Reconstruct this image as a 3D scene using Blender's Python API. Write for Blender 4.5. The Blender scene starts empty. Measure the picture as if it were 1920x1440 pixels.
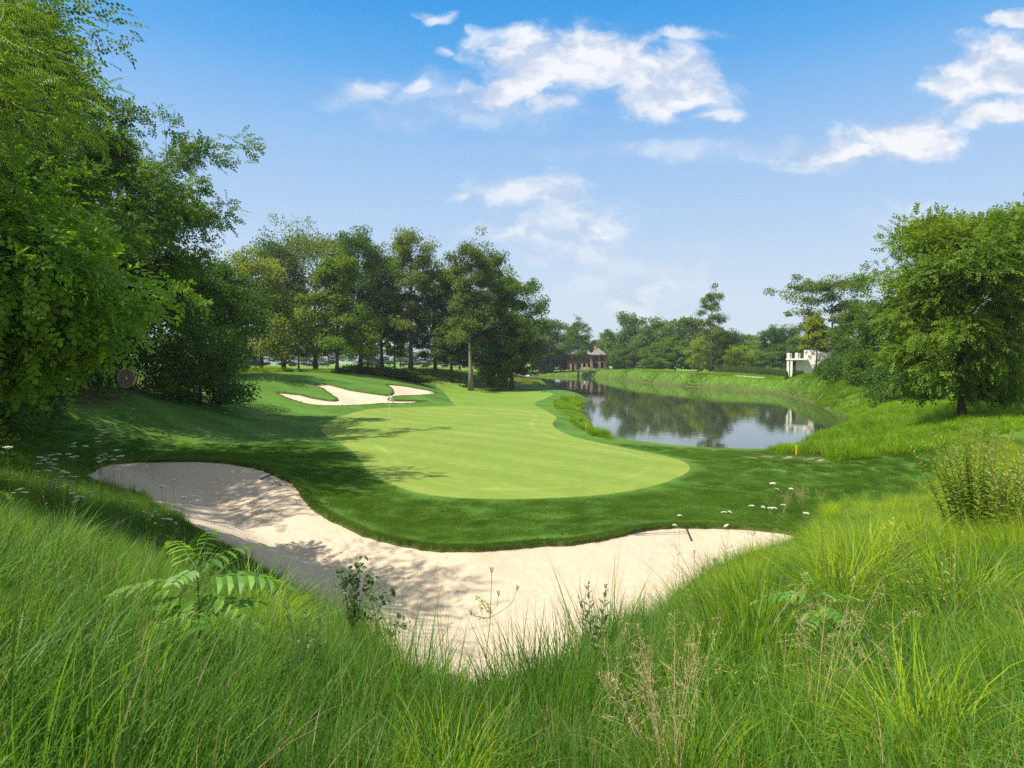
import bpy, math, random
import numpy as np
from mathutils import Vector, Matrix
from mathutils.geometry import delaunay_2d_cdt
R = math.radians
S = bpy.context.scene
COL = S.collection

# ------------------------------------------------------------------ camera, sky, sun, exposure
CAMZ, F, PITCH = 4.9, 1150.0, math.atan(40 / 1150.0)
cam_data = bpy.data.cameras.new('camera')
cam = bpy.data.objects.new('camera', cam_data); COL.objects.link(cam)
cam.location = (0, 0, CAMZ); cam.rotation_euler = (math.pi / 2 - PITCH, 0, 0)
cam_data.sensor_width = 36; cam_data.lens = 36 * F / 1920; cam_data.clip_end = 9000; cam_data.clip_start = 0.05
S.camera = cam
SUN_EL, SUN_AZ = 57.0, -108.0          # azimuth from +Y towards +X
sun_d = bpy.data.lights.new('sun', 'SUN'); sun_d.energy = 4.5; sun_d.angle = R(0.55); sun_d.color = (1.0, 0.91, 0.76)
sun = bpy.data.objects.new('sun', sun_d); COL.objects.link(sun)
sv = Vector((math.sin(R(SUN_AZ)) * math.cos(R(SUN_EL)), math.cos(R(SUN_AZ)) * math.cos(R(SUN_EL)), math.sin(R(SUN_EL))))
sun.rotation_euler = sv.to_track_quat('Z', 'Y').to_euler()
S.view_settings.view_transform = 'Standard'; S.view_settings.look = 'None'
S.view_settings.exposure = 0.82; S.view_settings.gamma = 1
S.render.engine = 'CYCLES'
S.cycles.use_denoising = False
try: S.cycles.denoiser = 'OPENIMAGEDENOISE'
except Exception: pass
S.cycles.max_bounces = 7; S.cycles.diffuse_bounces = 3; S.cycles.glossy_bounces = 3; S.cycles.transmission_bounces = 3
S.cycles.volume_bounces = 0; S.cycles.transparent_max_bounces = 8
S.cycles.sample_clamp_indirect = 6

class NT:
    """short helper over a node tree"""
    def __init__(s, nt): s.t = nt; s.n = nt.nodes; s.l = nt.links
    def node(s, typ, **kw):
        n = s.n.new(typ)
        for k, v in kw.items(): setattr(n, k, v)
        return n
    def put(s, sock, v):
        if v is None: return
        if isinstance(v, bpy.types.NodeSocket): s.l.new(v, sock)
        elif isinstance(v, bpy.types.Node): s.l.new(v.outputs[0], sock)
        else:
            if sock.type == 'RGBA' and len(v) == 3: v = (*v, 1)
            sock.default_value = v
    def math(s, op, a, b=None, c=None, clamp=False):
        n = s.node('ShaderNodeMath', operation=op, use_clamp=clamp)
        for i, v in enumerate((a, b, c)): s.put(n.inputs[i], v)
        return n.outputs[0]
    def vmath(s, op, a, b=None, out=0):
        n = s.node('ShaderNodeVectorMath', operation=op)
        s.put(n.inputs[0], a); s.put(n.inputs[1], b)
        return n.outputs[out]
    def mix(s, f, a, b, mode='MIX'):
        n = s.node('ShaderNodeMix', data_type='RGBA', blend_type=mode)
        s.put(n.inputs[0], f); s.put(n.inputs[6], a); s.put(n.inputs[7], b)
        return n.outputs[2]
    def noise(s, vec, scale, detail=3, rough=0.5, dist=0.0, out=0):
        n = s.node('ShaderNodeTexNoise'); s.put(n.inputs['Vector'], vec)
        n.inputs['Scale'].default_value = scale; n.inputs['Detail'].default_value = detail
        n.inputs['Roughness'].default_value = rough; n.inputs['Distortion'].default_value = dist
        return n.outputs[out]
    def rng(s, v, a, b, c=0.0, d=1.0, smooth=False):
        n = s.node('ShaderNodeMapRange', interpolation_type='SMOOTHSTEP' if smooth else 'LINEAR')
        s.put(n.inputs[0], v)
        for i, q in enumerate((a, b, c, d)): s.put(n.inputs[i + 1], q)
        return n.outputs[0]
    def attr(s, name, typ='GEOMETRY'):
        n = s.node('ShaderNodeAttribute', attribute_name=name, attribute_type=typ)
        return n.outputs['Fac']

world = bpy.data.worlds.new('World'); S.world = world; world.use_nodes = True
SKY_S = 0.12
def build_sky():
    w = NT(world.node_tree); w.n.clear()
    sky = w.node('ShaderNodeTexSky', sky_type='NISHITA'); sky.sun_disc = False
    sky.sun_elevation = R(SUN_EL); sky.sun_rotation = R(SUN_AZ)
    sky.altitude = 200; sky.air_density = 1.15; sky.dust_density = 0.9; sky.ozone_density = 2.2
    hs = w.node('ShaderNodeHueSaturation'); hs.inputs['Hue'].default_value = 0.497
    hs.inputs['Saturation'].default_value = 1.18; hs.inputs['Value'].default_value = 1.0
    w.put(hs.inputs['Color'], sky.outputs[0])
    co = w.node('ShaderNodeTexCoord').outputs['Generated']
    sp = w.node('ShaderNodeSeparateXYZ'); w.put(sp.inputs[0], co)
    yy = w.math('MAXIMUM', sp.outputs[1], 0.02)
    u = w.math('DIVIDE', sp.outputs[0], yy); v = w.math('DIVIDE', sp.outputs[2], yy)
    cb = w.node('ShaderNodeCombineXYZ'); w.put(cb.inputs[0], u); w.put(cb.inputs[1], v)
    uv = cb.outputs[0]
    sc = w.vmath('MULTIPLY', uv, (1, 1.5, 1))
    warp = w.noise(sc, 9, 5, 0.6, out=1)
    wv = w.vmath('SUBTRACT', warp, (0.5, 0.5, 0.5))
    wv = w.vmath('MULTIPLY', wv, (0.10, 0.06, 0))
    uvw = w.vmath('ADD', uv, wv)
    big = w.noise(w.vmath('MULTIPLY', uvw, (1, 1.6, 1)), 11, 8, 0.53)
    bigd = w.noise(w.vmath('ADD', w.vmath('MULTIPLY', uvw, (1, 1.6, 1)), (0.010, -0.035, 0)), 11, 8, 0.53)
    def cloudset(lst):
        m = None
        for (px, py, rx, ry) in lst:
            c = ((px - 960) / F, (680 - py) / F, 0)
            d = w.vmath('SUBTRACT', uvw, c)
            d = w.vmath('MULTIPLY', d, (F / rx, F / ry, 0))
            q = w.vmath('LENGTH', d, out=1)
            e = w.math('SUBTRACT', 1.0, q)
            m = e if m is None else w.math('MAXIMUM', m, e)
        return m
    hard = cloudset([(975, 118, 105, 55), (1100, 130, 150, 75), (1215, 165, 140, 62), (935, 178, 90, 34), (1275, 125, 70, 40),
                     (1870, 130, 120, 65), (1790, 165, 75, 65), (1860, 222, 90, 30),
                     (1690, 272, 135, 45), (1590, 290, 80, 26), (1885, 45, 65, 18)])
    soft = cloudset([(1010, 368, 150, 42), (855, 372, 34, 14), (1060, 430, 190, 52), (700, 178, 60, 34), (790, 176, 40, 18),
                     (815, 45, 34, 13), (838, 113, 30, 10), (1285, 72, 75, 15), (1340, 225, 60, 22), (1560, 305, 120, 26), (1030, 205, 120, 26)])
    faint = cloudset([(1200, 540, 190, 90), (1720, 425, 150, 60), (1360, 285, 420, 26), (1100, 470, 230, 40), (900, 200, 330, 60)])
    n0 = w.math('SUBTRACT', big, 0.5)
    def mask(m, gain, lo, hi):
        t = w.math('ADD', m, w.math('MULTIPLY', n0, gain))
        return w.rng(t, lo, hi, 0, 1, True)
    a = mask(hard, 1.9, -0.16, 0.50)
    b = w.math('MULTIPLY', mask(soft, 2.2, -0.1, 0.9), 0.80)
    c = w.math('MULTIPLY', mask(faint, 1.5, -0.05, 0.9), 0.42)
    al = w.math('MAXIMUM', a, w.math('MAXIMUM', b, c))
    al = w.math('MULTIPLY', al, w.math('GREATER_THAN', sp.outputs[1], 0.03))
    shade = w.rng(w.math('SUBTRACT', big, bigd), -0.10, 0.10, 0, 1)
    wispy = w.math('MULTIPLY', al, al)
    K = 1 / (SKY_S * 2 ** S.view_settings.exposure)
    ccol = w.mix(shade, (.60 * K, .69 * K, .86 * K), (.97 * K, .98 * K, 1.0 * K))
    # pale band of humid air towards the horizon, as in the photograph
    hz = w.rng(sp.outputs[2], 0.0, 0.36, 0.50, 0.0, True)
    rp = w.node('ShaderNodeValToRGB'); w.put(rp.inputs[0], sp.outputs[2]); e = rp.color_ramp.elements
    st = [(0.0, (.70, .79, .88)), (.12, (.62, .745, .89)), (.22, (.47, .65, .89)), (.32, (.345, .57, .89)), (.385, (.22, .49, .88)), (.43, (.115, .42, .86)), (.475, (.060, .365, .83)), (.52, (.020, .31, .79)), (.60, (.10, .36, .78)), (.72, (.52, .60, .70)), (1.0, (.54, .62, .70))]  # last stops, above the view, whitened as added fill for the shadows
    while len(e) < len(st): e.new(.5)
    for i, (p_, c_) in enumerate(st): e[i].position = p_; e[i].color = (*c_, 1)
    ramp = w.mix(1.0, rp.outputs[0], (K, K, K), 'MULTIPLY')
    # pale fill added to the unseen sky behind the camera, lifting the shadows
    rear_fill = w.rng(sp.outputs[1], .15, -.35, 0, 1, True)
    ramp = w.mix(rear_fill, ramp, (.66 * K, .68 * K, .70 * K))
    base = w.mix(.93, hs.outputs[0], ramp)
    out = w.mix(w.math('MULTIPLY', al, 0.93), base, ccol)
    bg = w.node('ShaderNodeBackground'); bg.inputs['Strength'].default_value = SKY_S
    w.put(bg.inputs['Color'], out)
    o = w.node('ShaderNodeOutputWorld'); w.l.new(bg.outputs[0], o.inputs[0])
build_sky()

# ------------------------------------------------------------------ helpers
def ray(px, py):
    a, b = (px - 960) / F, (720 - py) / F
    cp, sp_ = math.cos(PITCH), math.sin(PITCH)
    return np.array([a, cp + b * sp_, -sp_ + b * cp])
def at(px, py, depth):
    d = ray(px, py); return np.array([0, 0, CAMZ]) + d * (depth / d[1])
def smooth(t): t = np.clip(t, 0, 1); return t * t * (3 - 2 * t)
def vnoise(x, y, seed=0):
    xi, yi = np.floor(x).astype(np.int64), np.floor(y).astype(np.int64)
    fx, fy = x - xi, y - yi
    fx, fy = fx * fx * (3 - 2 * fx), fy * fy * (3 - 2 * fy)
    def h(a, b):
        n = (a * 374761393 + b * 668265263 + seed * 1442695041) & 0xffffffff
        n = ((n ^ (n >> 13)) * 1274126177) & 0xffffffff
        return ((n ^ (n >> 16)) & 0xffff) / 65535.0
    return (h(xi, yi) * (1 - fx) + h(xi + 1, yi) * fx) * (1 - fy) + (h(xi, yi + 1) * (1 - fx) + h(xi + 1, yi + 1) * fx) * fy
def fbm(x, y, seed=0, o=4):
    s, a = 0, 0.5
    for i in range(o): s = s + a * vnoise(x * 2 ** i, y * 2 ** i, seed + i); a *= .5
    return s

# base terrain: thin plate spline over (direction, log distance)
CP = []
def w_(x, y, z): CP.append((x, y, z))
def p_(px, py, d): q = at(px, py, d); CP.append((q[0], q[1], q[2]))
for q in [(0, 1, 3.3), (0, -8, 3.2), (-15, -8, 3.4), (15, -8, 3.4), (0, 3, 3.15), (0, 5, 2.6), (0, 7, 1.55), (0, 8.6, .65), (0, 10, .3), (-3, 5, 2.8), (3, 5, 2.8),
          (-3, 9.5, .8), (-3.3, 11.4, .3), (-6.5, 12.2, .9), (-8, 15.5, .85), (-9.8, 18.5, .4), (-13, 19.5, .95), (-17.5, 23.5, .95), (-4, 6, 2.75), (-7, 8, 2.8), (-10, 11, 2.6),
          (-14, 15, 2.35), (-20, 20, 2.4), (-28, 30, 2.7), (-15, 27.5, .5), (-11, 27, .4), (-7, 21, .15), (-1.5, 15.8, .1), (3.5, 17.5, .1), (7.6, 17.1, .2),
          (0, 12.5, .2), (1.9, 10, .45), (3.3, 12, .4), (3, 8.6, 1.4), (5, 11, 1.2), (7, 14, .75), (9, 16.5, .45), (3, 6, 2.5), (6, 7.5, 2.65), (9, 10, 2.15), (12, 13, 1.6),
          (12, 18, .7), (16, 22, .45), (18, 18, 1.5), (14, 8, 2.7), (25, 15, 2.5), (16, 24, .3), (25.7, 35, 1.75), (15.6, 31, 0), (12, 37, -.4), (19, 37, -.3),
          (-3, 22, 0), (4, 22, 0), (-6, 35, 0), (5, 32, 0), (0, 45, 0), (8, 28, -.05), (-12, 54, 0), (0, 60, 0), (-2, 70, 0), (4, 72, 0), (-12, 68, .1), (-8, 28, .1), (3, 100, -.1), (0, 120, 0),
          (6, 85, -.05), (10, 85, .1), (11, 60, -.2), (8, 46, -.2)]: w_(*q)
for q in [(1620, 775, 60), (1600, 740, 72), (1560, 715, 85), (1500, 705, 110), (1700, 800, 40), (1700, 755, 50), (1640, 720, 75), (1800, 760, 60), (1900, 780, 40),
          (1460, 714, 118), (1420, 705, 135), (1340, 700, 152), (1250, 697, 176), (1200, 694, 202), (1130, 694, 238), (1060, 699, 262), (990, 701, 265),
          (500, 702, 78), (420, 702, 85), (600, 706, 84), (550, 730, 72), (650, 722, 78), (560, 762, 62), (700, 712, 90), (760, 722, 85), (817, 737, 82), (727, 748, 70),
          (400, 760, 55), (300, 722, 60), (235, 737, 42), (100, 775, 32), (0, 812, 25), (400, 812, 40), (250, 832, 33), (150, 850, 28), (-100, 830, 19),
          (840, 722, 115), (900, 716, 125), (700, 701, 108), (850, 704, 122), (950, 706, 150), (600, 698, 115), (480, 697, 115), (700, 694, 200), (850, 692, 260), (1000, 692, 330), (1300, 693, 260),
          (1100, 692, 330), (1440, 700, 150), (300, 694, 150), (560, 745, 66)]: p_(*q)
for q in [(-60, 60, 3.6), (-60, 10, 3.6), (-30, 8, 3.2), (-90, 100, 4), (80, 60, 3), (80, 10, 3), (55, 32, 2.6), (130, 200, 3), (-200, 200, 4), (300, 200, 3), (200, 20, 3), (-200, 0, 4)]: w_(*q)
for th in (-115, -60, -30, -12, 0, 12, 30, 60, 115):
    for r in (700, 3500): w_(r * math.sin(R(th)), r * math.cos(R(th)), 2.6)
CP = np.array(CP, float)
def tco(x, y):
    th = np.clip(np.arctan2(x, y), -2.05, 2.05); r = np.hypot(x, y)
    return np.stack([th * 1.9, np.log(r + 2.0)], -1)
def tps_fit():
    X = tco(CP[:, 0], CP[:, 1]); n = len(X)
    d = np.linalg.norm(X[:, None] - X[None], axis=2)
    K = np.where(d > 0, d * d * np.log(d + 1e-12), 0) + np.eye(n) * 2e-4
    P = np.hstack([np.ones((n, 1)), X])
    A = np.block([[K, P], [P.T, np.zeros((3, 3))]])
    return X, np.linalg.lstsq(A, np.concatenate([CP[:, 2], np.zeros(3)]), rcond=None)[0]
TX, TW = tps_fit()
def base_h(x, y):
    x, y = np.atleast_1d(np.asarray(x, float)), np.atleast_1d(np.asarray(y, float))
    out = np.empty(len(x))
    for i in range(0, len(x), 20000):
        s = slice(i, i + 20000); q = tco(x[s], y[s])
        d = np.linalg.norm(q[:, None] - TX[None], axis=2)
        out[s] = (np.where(d > 0, d * d * np.log(d + 1e-12), 0)) @ TW[:-3] + TW[-3] + q @ TW[-2:]
    r = np.hypot(x, y)
    k = smooth(r / 2.0)
    return out * k + 3.28 * (1 - k)
def hit(px, py, plane=None):
    d = ray(px, py)
    if plane is not None:
        t = (plane - CAMZ) / d[2]; return np.array([d[0] * t, d[1] * t])
    ts = np.exp(np.linspace(math.log(1.2), math.log(600), 900))
    z = CAMZ + d[2] * ts; h = base_h(d[0] * ts, d[1] * ts)
    k = np.nonzero(z < h)[0]
    if len(k) == 0: return np.array([d[0] * 600, d[1] * 600])
    i = k[0]
    if i == 0: t = ts[0]
    else:
        a, b = z[i - 1] - h[i - 1], z[i] - h[i]; t = ts[i - 1] + (ts[i] - ts[i - 1]) * a / (a - b)
    return np.array([d[0] * t, d[1] * t])
def spline(pts, closed=True, step=None):
    P = np.array(pts, float); n = len(P); out = []
    rngn = n if closed else n - 1
    for i in range(rngn):
        p0, p1, p2, p3 = (P[(i - 1) % n], P[i], P[(i + 1) % n], P[(i + 2) % n]) if closed else (P[max(i - 1, 0)], P[i], P[i + 1], P[min(i + 2, n - 1)])
        L = np.linalg.norm(p2 - p1); dist = max(3.0, np.linalg.norm((p1 + p2) / 2))
        st = step or max(0.10, 0.006 * dist)
        k = max(2, min(60, int(L / st)))
        # centripetal flavour: damp tangents where neighbouring spans are very different
        m1 = (p2 - p0) * .5; m2 = (p3 - p1) * .5
        for m in (m1, m2):
            l = np.linalg.norm(m)
            if l > L: m *= L / l
        for j in range(k):
            t = j / k; t2, t3 = t * t, t ** 3
            out.append((2 * t3 - 3 * t2 + 1) * p1 + (t3 - 2 * t2 + t) * m1 + (-2 * t3 + 3 * t2) * p2 + (t3 - t2) * m2)
    return np.array(out)
def sdist(poly, x, y):
    """signed distance, negative inside"""
    x, y = np.asarray(x, float), np.asarray(y, float)
    lo, hi = poly.min(0) - 12, poly.max(0) + 12
    out = np.full(len(x), 99.0)
    sel = np.nonzero((x > lo[0]) & (x < hi[0]) & (y > lo[1]) & (y < hi[1]))[0]
    A, B = poly, np.roll(poly, -1, 0); E = B - A; L2 = (E ** 2).sum(1) + 1e-12
    for i in range(0, len(sel), 4000):
        s = sel[i:i + 4000]; P = np.stack([x[s], y[s]], 1)
        D = P[:, None] - A[None]
        t = np.clip((D * E[None]).sum(2) / L2, 0, 1)
        d = np.sqrt((((D - t[..., None] * E[None])) ** 2).sum(2)).min(1)
        c = ((A[None, :, 1] > P[:, 1:2]) != (B[None, :, 1] > P[:, 1:2])) & (P[:, 0:1] < E[None, :, 0] * (P[:, 1:2] - A[None, :, 1]) / np.where(np.abs(E[None, :, 1]) < 1e-9, 1e-9, E[None, :, 1]) + A[None, :, 0])
        ins = c.sum(1) % 2 == 1
        out[s] = np.where(ins, -d, d)
    return out
def outline(px, plane=None, rough=0.0, seed=1):
    P = spline([hit(a, b, plane) for a, b in px])
    if rough:
        T = np.roll(P, -1, 0) - np.roll(P, 1, 0); T /= np.linalg.norm(T, axis=1)[:, None] + 1e-9
        N = np.stack([T[:, 1], -T[:, 0]], 1)
        P = P + N * ((fbm(P[:, 0] * 2.2, P[:, 1] * 2.2, seed, 4) - .47) * rough * 2)[:, None]
    return P
WATER = -0.9
GREEN = outline([(603, 800), (614, 789), (650, 778), (700, 770), (770, 763.5), (850, 761), (925, 763), (985, 768), (1025, 773), (1043, 782), (1036, 793), (1046, 805), (1085, 820), (1150, 833), (1222, 845), (1272, 857), (1293, 872), (1284, 887), (1240, 906), (1180, 920), (1100, 931), (1000, 937), (900, 936), (820, 930), (760, 918), (715, 900), (690, 884), (676, 866), (664, 848), (640, 828), (614, 812)], 0.0)
FAIR = outline([(862, 762.5), (850, 758), (836, 748), (830, 741), (817, 730), (822, 725), (890, 725.5), (982, 729.5), (1035, 737), (1026, 745), (1008, 752), (1003, 759), (1018, 767), (1030, 774), (985, 769.5), (925, 765), (890, 763)], 0.0)
BUNK = outline([(150, 893), (180, 878), (215, 869), (270, 866), (330, 864.5), (400, 866), (455, 871), (505, 884), (545, 903), (563, 922), (580, 945), (612, 968), (645, 984), (690, 1003), (740, 1018), (800, 1028), (850, 1030), (910, 1028), (1000, 1022), (1080, 1018), (1140, 1008), (1190, 996), (1260, 987), (1330, 988), (1400, 991), (1470, 997), (1500, 1005), (1490, 1022), (1420, 1048), (1340, 1080), (1270, 1135), (1190, 1215), (1080, 1270), (960, 1300), (850, 1310), (740, 1280), (640, 1190), (560, 1125), (460, 1055), (350, 985), (260, 935), (190, 912)], None, 0.10, 3)
BACK = outline([(520, 736), (535, 737), (560, 740), (580, 744.5), (605, 749), (628, 751.3), (634, 748.5), (622, 740), (606, 729), (590, 721.5), (613, 720), (640, 727), (677, 735), (712, 739.5), (731, 740.5), (738, 735), (733, 727), (726, 720.8), (753, 722.7), (780, 727), (800, 731), (818, 737.5), (800, 741), (767, 741.5), (745, 742.5), (730, 745.3), (729, 748.6), (753, 750.8), (798, 752), (783, 755), (733, 756.3), (683, 759), (633, 761), (583, 758.5), (550, 750.5), (528, 742)], None, 0.12, 5)
PATCH = outline([(1395, 857), (1440, 855.5), (1500, 856.5), (1548, 860), (1535, 868), (1480, 868), (1430, 864)], None, 0.06, 6)
POND = outline([(1113, 806), (1126, 818), (1180, 831), (1252, 839), (1317, 841), (1361, 842.5), (1440, 843.5), (1492, 841), (1505, 828), (1543, 818), (1590, 808), (1607, 798), (1578, 782), (1548, 767), (1510, 751), (1470, 740.5), (1430, 735.5), (1383, 731.5), (1330, 728), (1281, 724), (1240, 720.5), (1193, 716), (1150, 711), (1106, 706.3), (1050, 705.8), (990, 706), (978, 708), (996, 714), (1029, 725), (1042, 732), (1069, 738), (1100, 745.5), (1107, 752), (1088, 759), (1073, 766), (1090, 773), (1106, 780), (1113, 793)], WATER, 0.25, 8)
TALL = np.array([hit(*q) for q in [(-260, 850), (0, 858), (90, 868), (160, 882), (178, 905), (260, 938), (350, 988), (460, 1058), (560, 1130), (640, 1195), (730, 1285), (850, 1315), (960, 1305), (1080, 1275), (1195, 1220), (1275, 1140), (1345, 1085), (1425, 1052), (1495, 1025), (1503, 1003), (1530, 962), (1600, 938), (1700, 932), (1752, 918), (1762, 880), (1772, 838), (1840, 822), (2100, 850)]] + [(30, -6), (-30, -6)])
BANK = np.array([hit(*q) for q in [(1440, 848), (1500, 850), (1545, 866), (1640, 858), (1745, 846), (1775, 838), (1850, 818), (2150, 800), (2150, 735), (1920, 745), (1780, 730), (1640, 716), (1560, 704), (1480, 701), (1400, 703), (1330, 708), (1270, 706), (1230, 699), (1180, 695), (1120, 694.5), (1075, 697), (1060, 702), (1000, 703)]]
                + [tuple(hit(a, b, WATER)) for a, b in [(1010, 712), (1130, 716), (1250, 734), (1420, 750), (1540, 772), (1580, 798), (1500, 836)]])
TONGUE = np.array([hit(*q) for q in [(1040, 752), (1060, 745), (1085, 739), (1112, 745), (1108, 756), (1078, 768), (1110, 780), (1120, 800), (1150, 824), (1120, 822), (1095, 806), (1075, 790), (1045, 774)]])
REAR = np.array([hit(*q) for q in [(360, 702), (420, 700.5), (500, 699), (560, 697.5), (640, 699), (700, 704), (740, 708), (790, 712), (850, 714), (920, 715), (990, 720), (1030, 727), (1005, 716), (985, 709), (960, 703)]] + [tuple(at(960, 690, 175)[:2]), tuple(at(700, 690, 122)[:2]), tuple(at(480, 690, 128)[:2]), tuple(at(330, 690, 110)[:2])])
LEFTEDGE = np.array([hit(*q) for q in [(-200, 850), (0, 826), (70, 796), (150, 765), (230, 742), (330, 716), (400, 703), (365, 700)]] + [(-60, 80), (-60, 10)])

def full_h(x, y, detail=True):
    x, y = np.asarray(x, float), np.asarray(y, float)
    b = base_h(x, y); r = np.hypot(x, y)
    dG = sdist(GREEN, x, y)
    if detail:
        b = b + (fbm(x * .35, y * .35, 11, 3) - .44) * .15 * smooth((dG + .5) / 3) * smooth(r / 8)
    # lawn edge lifted a little round the green, as real collars are
    for P, wall, dep, run in ((BUNK, .13, .45, 3.2), (BACK, .17, .40, 2.8), (PATCH, .04, .05, 1)):
        d = sdist(P, x, y)
        lip = .07 * np.exp(-np.clip(d, 0, 9) / .5) * (d >= 0)
        ins = wall * smooth(-d / .07) + dep * smooth(-d / run)
        wav = (fbm(x * 1.3, y * 1.3, 21, 3) - .44) * .07 * smooth(-d / 1.0)
        b = b + np.where(d < 0, .07 - ins + wav, lip)
    d = sdist(POND, x, y)
    inn = WATER - .04 - np.minimum(1.2, -d * .35)
    k = smooth(d / 2.6) ** .75
    b = np.where(d < 0, inn, (WATER - .02) * (1 - k) + np.maximum(b, WATER + .12) * k)
    return b

# ------------------------------------------------------------------ mesh helper
class MB:
    def __init__(s): s.v = []; s.f = []; s.m = []; s.a = []; s.n = 0
    def add(s, V, Fc, mat=0, att=None):
        V = np.asarray(V, np.float32).reshape(-1, 3)
        s.v.append(V)
        s.a.append(np.full(len(V), .5, np.float32) if att is None else np.broadcast_to(np.asarray(att, np.float32), (len(V),)))
        groups = Fc if isinstance(Fc, list) and len(Fc) and isinstance(Fc[0], np.ndarray) else [np.asarray(Fc, np.int64)]
        for g in groups:
            if len(g): s.f.append(g + s.n); s.m.append(np.full(len(g), mat, np.int32))
        s.n += len(V)
    def build(s, name, mats, parent=None, smooth_=False):
        me = bpy.data.meshes.new(name)
        V = np.concatenate(s.v)
        me.vertices.add(len(V)); me.vertices.foreach_set('co', V.ravel())
        tot = np.concatenate([np.full(len(f), f.shape[1], np.int32) for f in s.f])
        loops = np.concatenate([f.ravel() for f in s.f]).astype(np.int32)
        me.loops.add(len(loops)); me.loops.foreach_set('vertex_index', loops)
        me.polygons.add(len(tot))
        st = np.concatenate([[0], np.cumsum(tot)[:-1]]).astype(np.int32)
        me.polygons.foreach_set('loop_start', st)
        me.polygons.foreach_set('material_index', np.concatenate(s.m))
        me.polygons.foreach_set('use_smooth', np.full(len(tot), bool(smooth_)))
        at_ = me.attributes.new('v', 'FLOAT', 'POINT'); at_.data.foreach_set('value', np.concatenate(s.a))
        me.update(calc_edges=True)
        for m in (mats if isinstance(mats, (list, tuple)) else [mats]): me.materials.append(m)
        o = bpy.data.objects.new(name, me); COL.objects.link(o)
        if parent is not None: o.parent = parent
        return o
def box_vf(c, s, rz=0):
    c, s = np.array(c, float), np.array(s, float) / 2
    V = np.array([(x, y, z) for x in (-1, 1) for y in (-1, 1) for z in (-1, 1)]) * s
    if rz: cz, sz = math.cos(rz), math.sin(rz); V = V @ np.array([[cz, sz, 0], [-sz, cz, 0], [0, 0, 1]])
    return V + c, np.array([(0, 1, 3, 2), (4, 6, 7, 5), (0, 4, 5, 1), (2, 3, 7, 6), (0, 2, 6, 4), (1, 5, 7, 3)])
def frame_of(d):
    d = d / (np.linalg.norm(d) + 1e-9)
    a = np.array([0, 0, 1.]) if abs(d[2]) < .9 else np.array([1., 0, 0])
    x = np.cross(a, d); x /= np.linalg.norm(x); return x, np.cross(d, x)
def tube_vf(pts, rad, k=6, cap=True):
    P = np.array(pts, float); n = len(P); rad = np.broadcast_to(rad, (n,))
    V = []
    for i in range(n):
        d = P[min(i + 1, n - 1)] - P[max(i - 1, 0)]; x, y = frame_of(d)
        for j in range(k):
            a = 2 * math.pi * j / k; V.append(P[i] + (x * math.cos(a) + y * math.sin(a)) * rad[i])
    Fq = [(i * k + j, i * k + (j + 1) % k, (i + 1) * k + (j + 1) % k, (i + 1) * k + j) for i in range(n - 1) for j in range(k)]
    g = [np.array(Fq)]
    if cap: g.append(np.array([tuple(reversed(range(k)))])); g.append(np.array([tuple((n - 1) * k + j for j in range(k))]))
    return np.array(V), g
def lathe_vf(prof, c=(0, 0, 0), k=16):
    P = [(r * math.cos(2 * math.pi * j / k), r * math.sin(2 * math.pi * j / k), z) for r, z in prof for j in range(k)]
    Fq = [(i * k + j, i * k + (j + 1) % k, (i + 1) * k + (j + 1) % k, (i + 1) * k + j) for i in range(len(prof) - 1) for j in range(k)]
    return np.array(P) + np.array(c), [np.array(Fq), np.array([tuple(reversed(range(k)))]), np.array([tuple((len(prof) - 1) * k + j for j in range(k))])]
def norm(a): return a / (np.linalg.norm(a, axis=-1, keepdims=True) + 1e-9)
def stamp(mb, tv, tf, pos, ax, nor, scale, mat=0, att=None, tatt=None):
    """copies of one small template (leaf, spray) turned so that its x runs along ax and z along nor"""
    pos = np.asarray(pos, float); n = len(pos)
    if n == 0: return
    X = norm(ax); Z = norm(nor - (nor * X).sum(1, keepdims=True) * X); Y = np.cross(Z, X)
    sc = np.broadcast_to(scale, (n,))[:, None, None]
    V = pos[:, None] + (tv[None, :, 0:1] * X[:, None] + tv[None, :, 1:2] * Y[:, None] + tv[None, :, 2:3] * Z[:, None]) * sc
    k = len(tv)
    Fc = (tf[None] + (np.arange(n) * k)[:, None, None]).reshape(-1, tf.shape[1])
    A = np.repeat(np.broadcast_to(att if att is not None else .5, (n,)), k)
    if tatt is not None: A = np.clip(A + np.tile(tatt, n), 0, 1)
    mb.add(V.reshape(-1, 3), Fc, mat, A)
LEAF_Q = (np.array([(0, 0, 0), (.45, .33, .06), (1, 0, -.08), (.45, -.33, .06)]), np.array([(0, 3, 2, 1)]))
LEAF_B = (np.array([(0, 0, 0), (.22, .30, .07), (.62, .27, .05), (1, 0, -.12), (.62, -.27, .05), (.22, -.30, .07), (.42, 0, -.02)]),
          np.array([(0, 6, 1), (1, 6, 2), (2, 6, 3), (3, 6, 4), (4, 6, 5), (5, 6, 0)]))
LEAF_L = (np.array([(0, 0, 0), (.35, .12, .03), (1, 0, -.15), (.35, -.12, .03)]), np.array([(0, 3, 2, 1)]))
def sub_template(parts):
    V, Fc, A, n = [], [], [], 0
    for (tv, tf), p, ax, nz, s, a in parts:
        m = MB(); stamp(m, tv, tf, np.array([p], float), np.array([ax], float), np.array([nz], float), s)
        V.append(m.v[0]); Fc.append(m.f[0] + n); A.append(np.full(len(m.v[0]), a)); n += len(m.v[0])
    return np.concatenate(V), np.concatenate(Fc), np.concatenate(A)
rt = random.Random(5)
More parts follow.
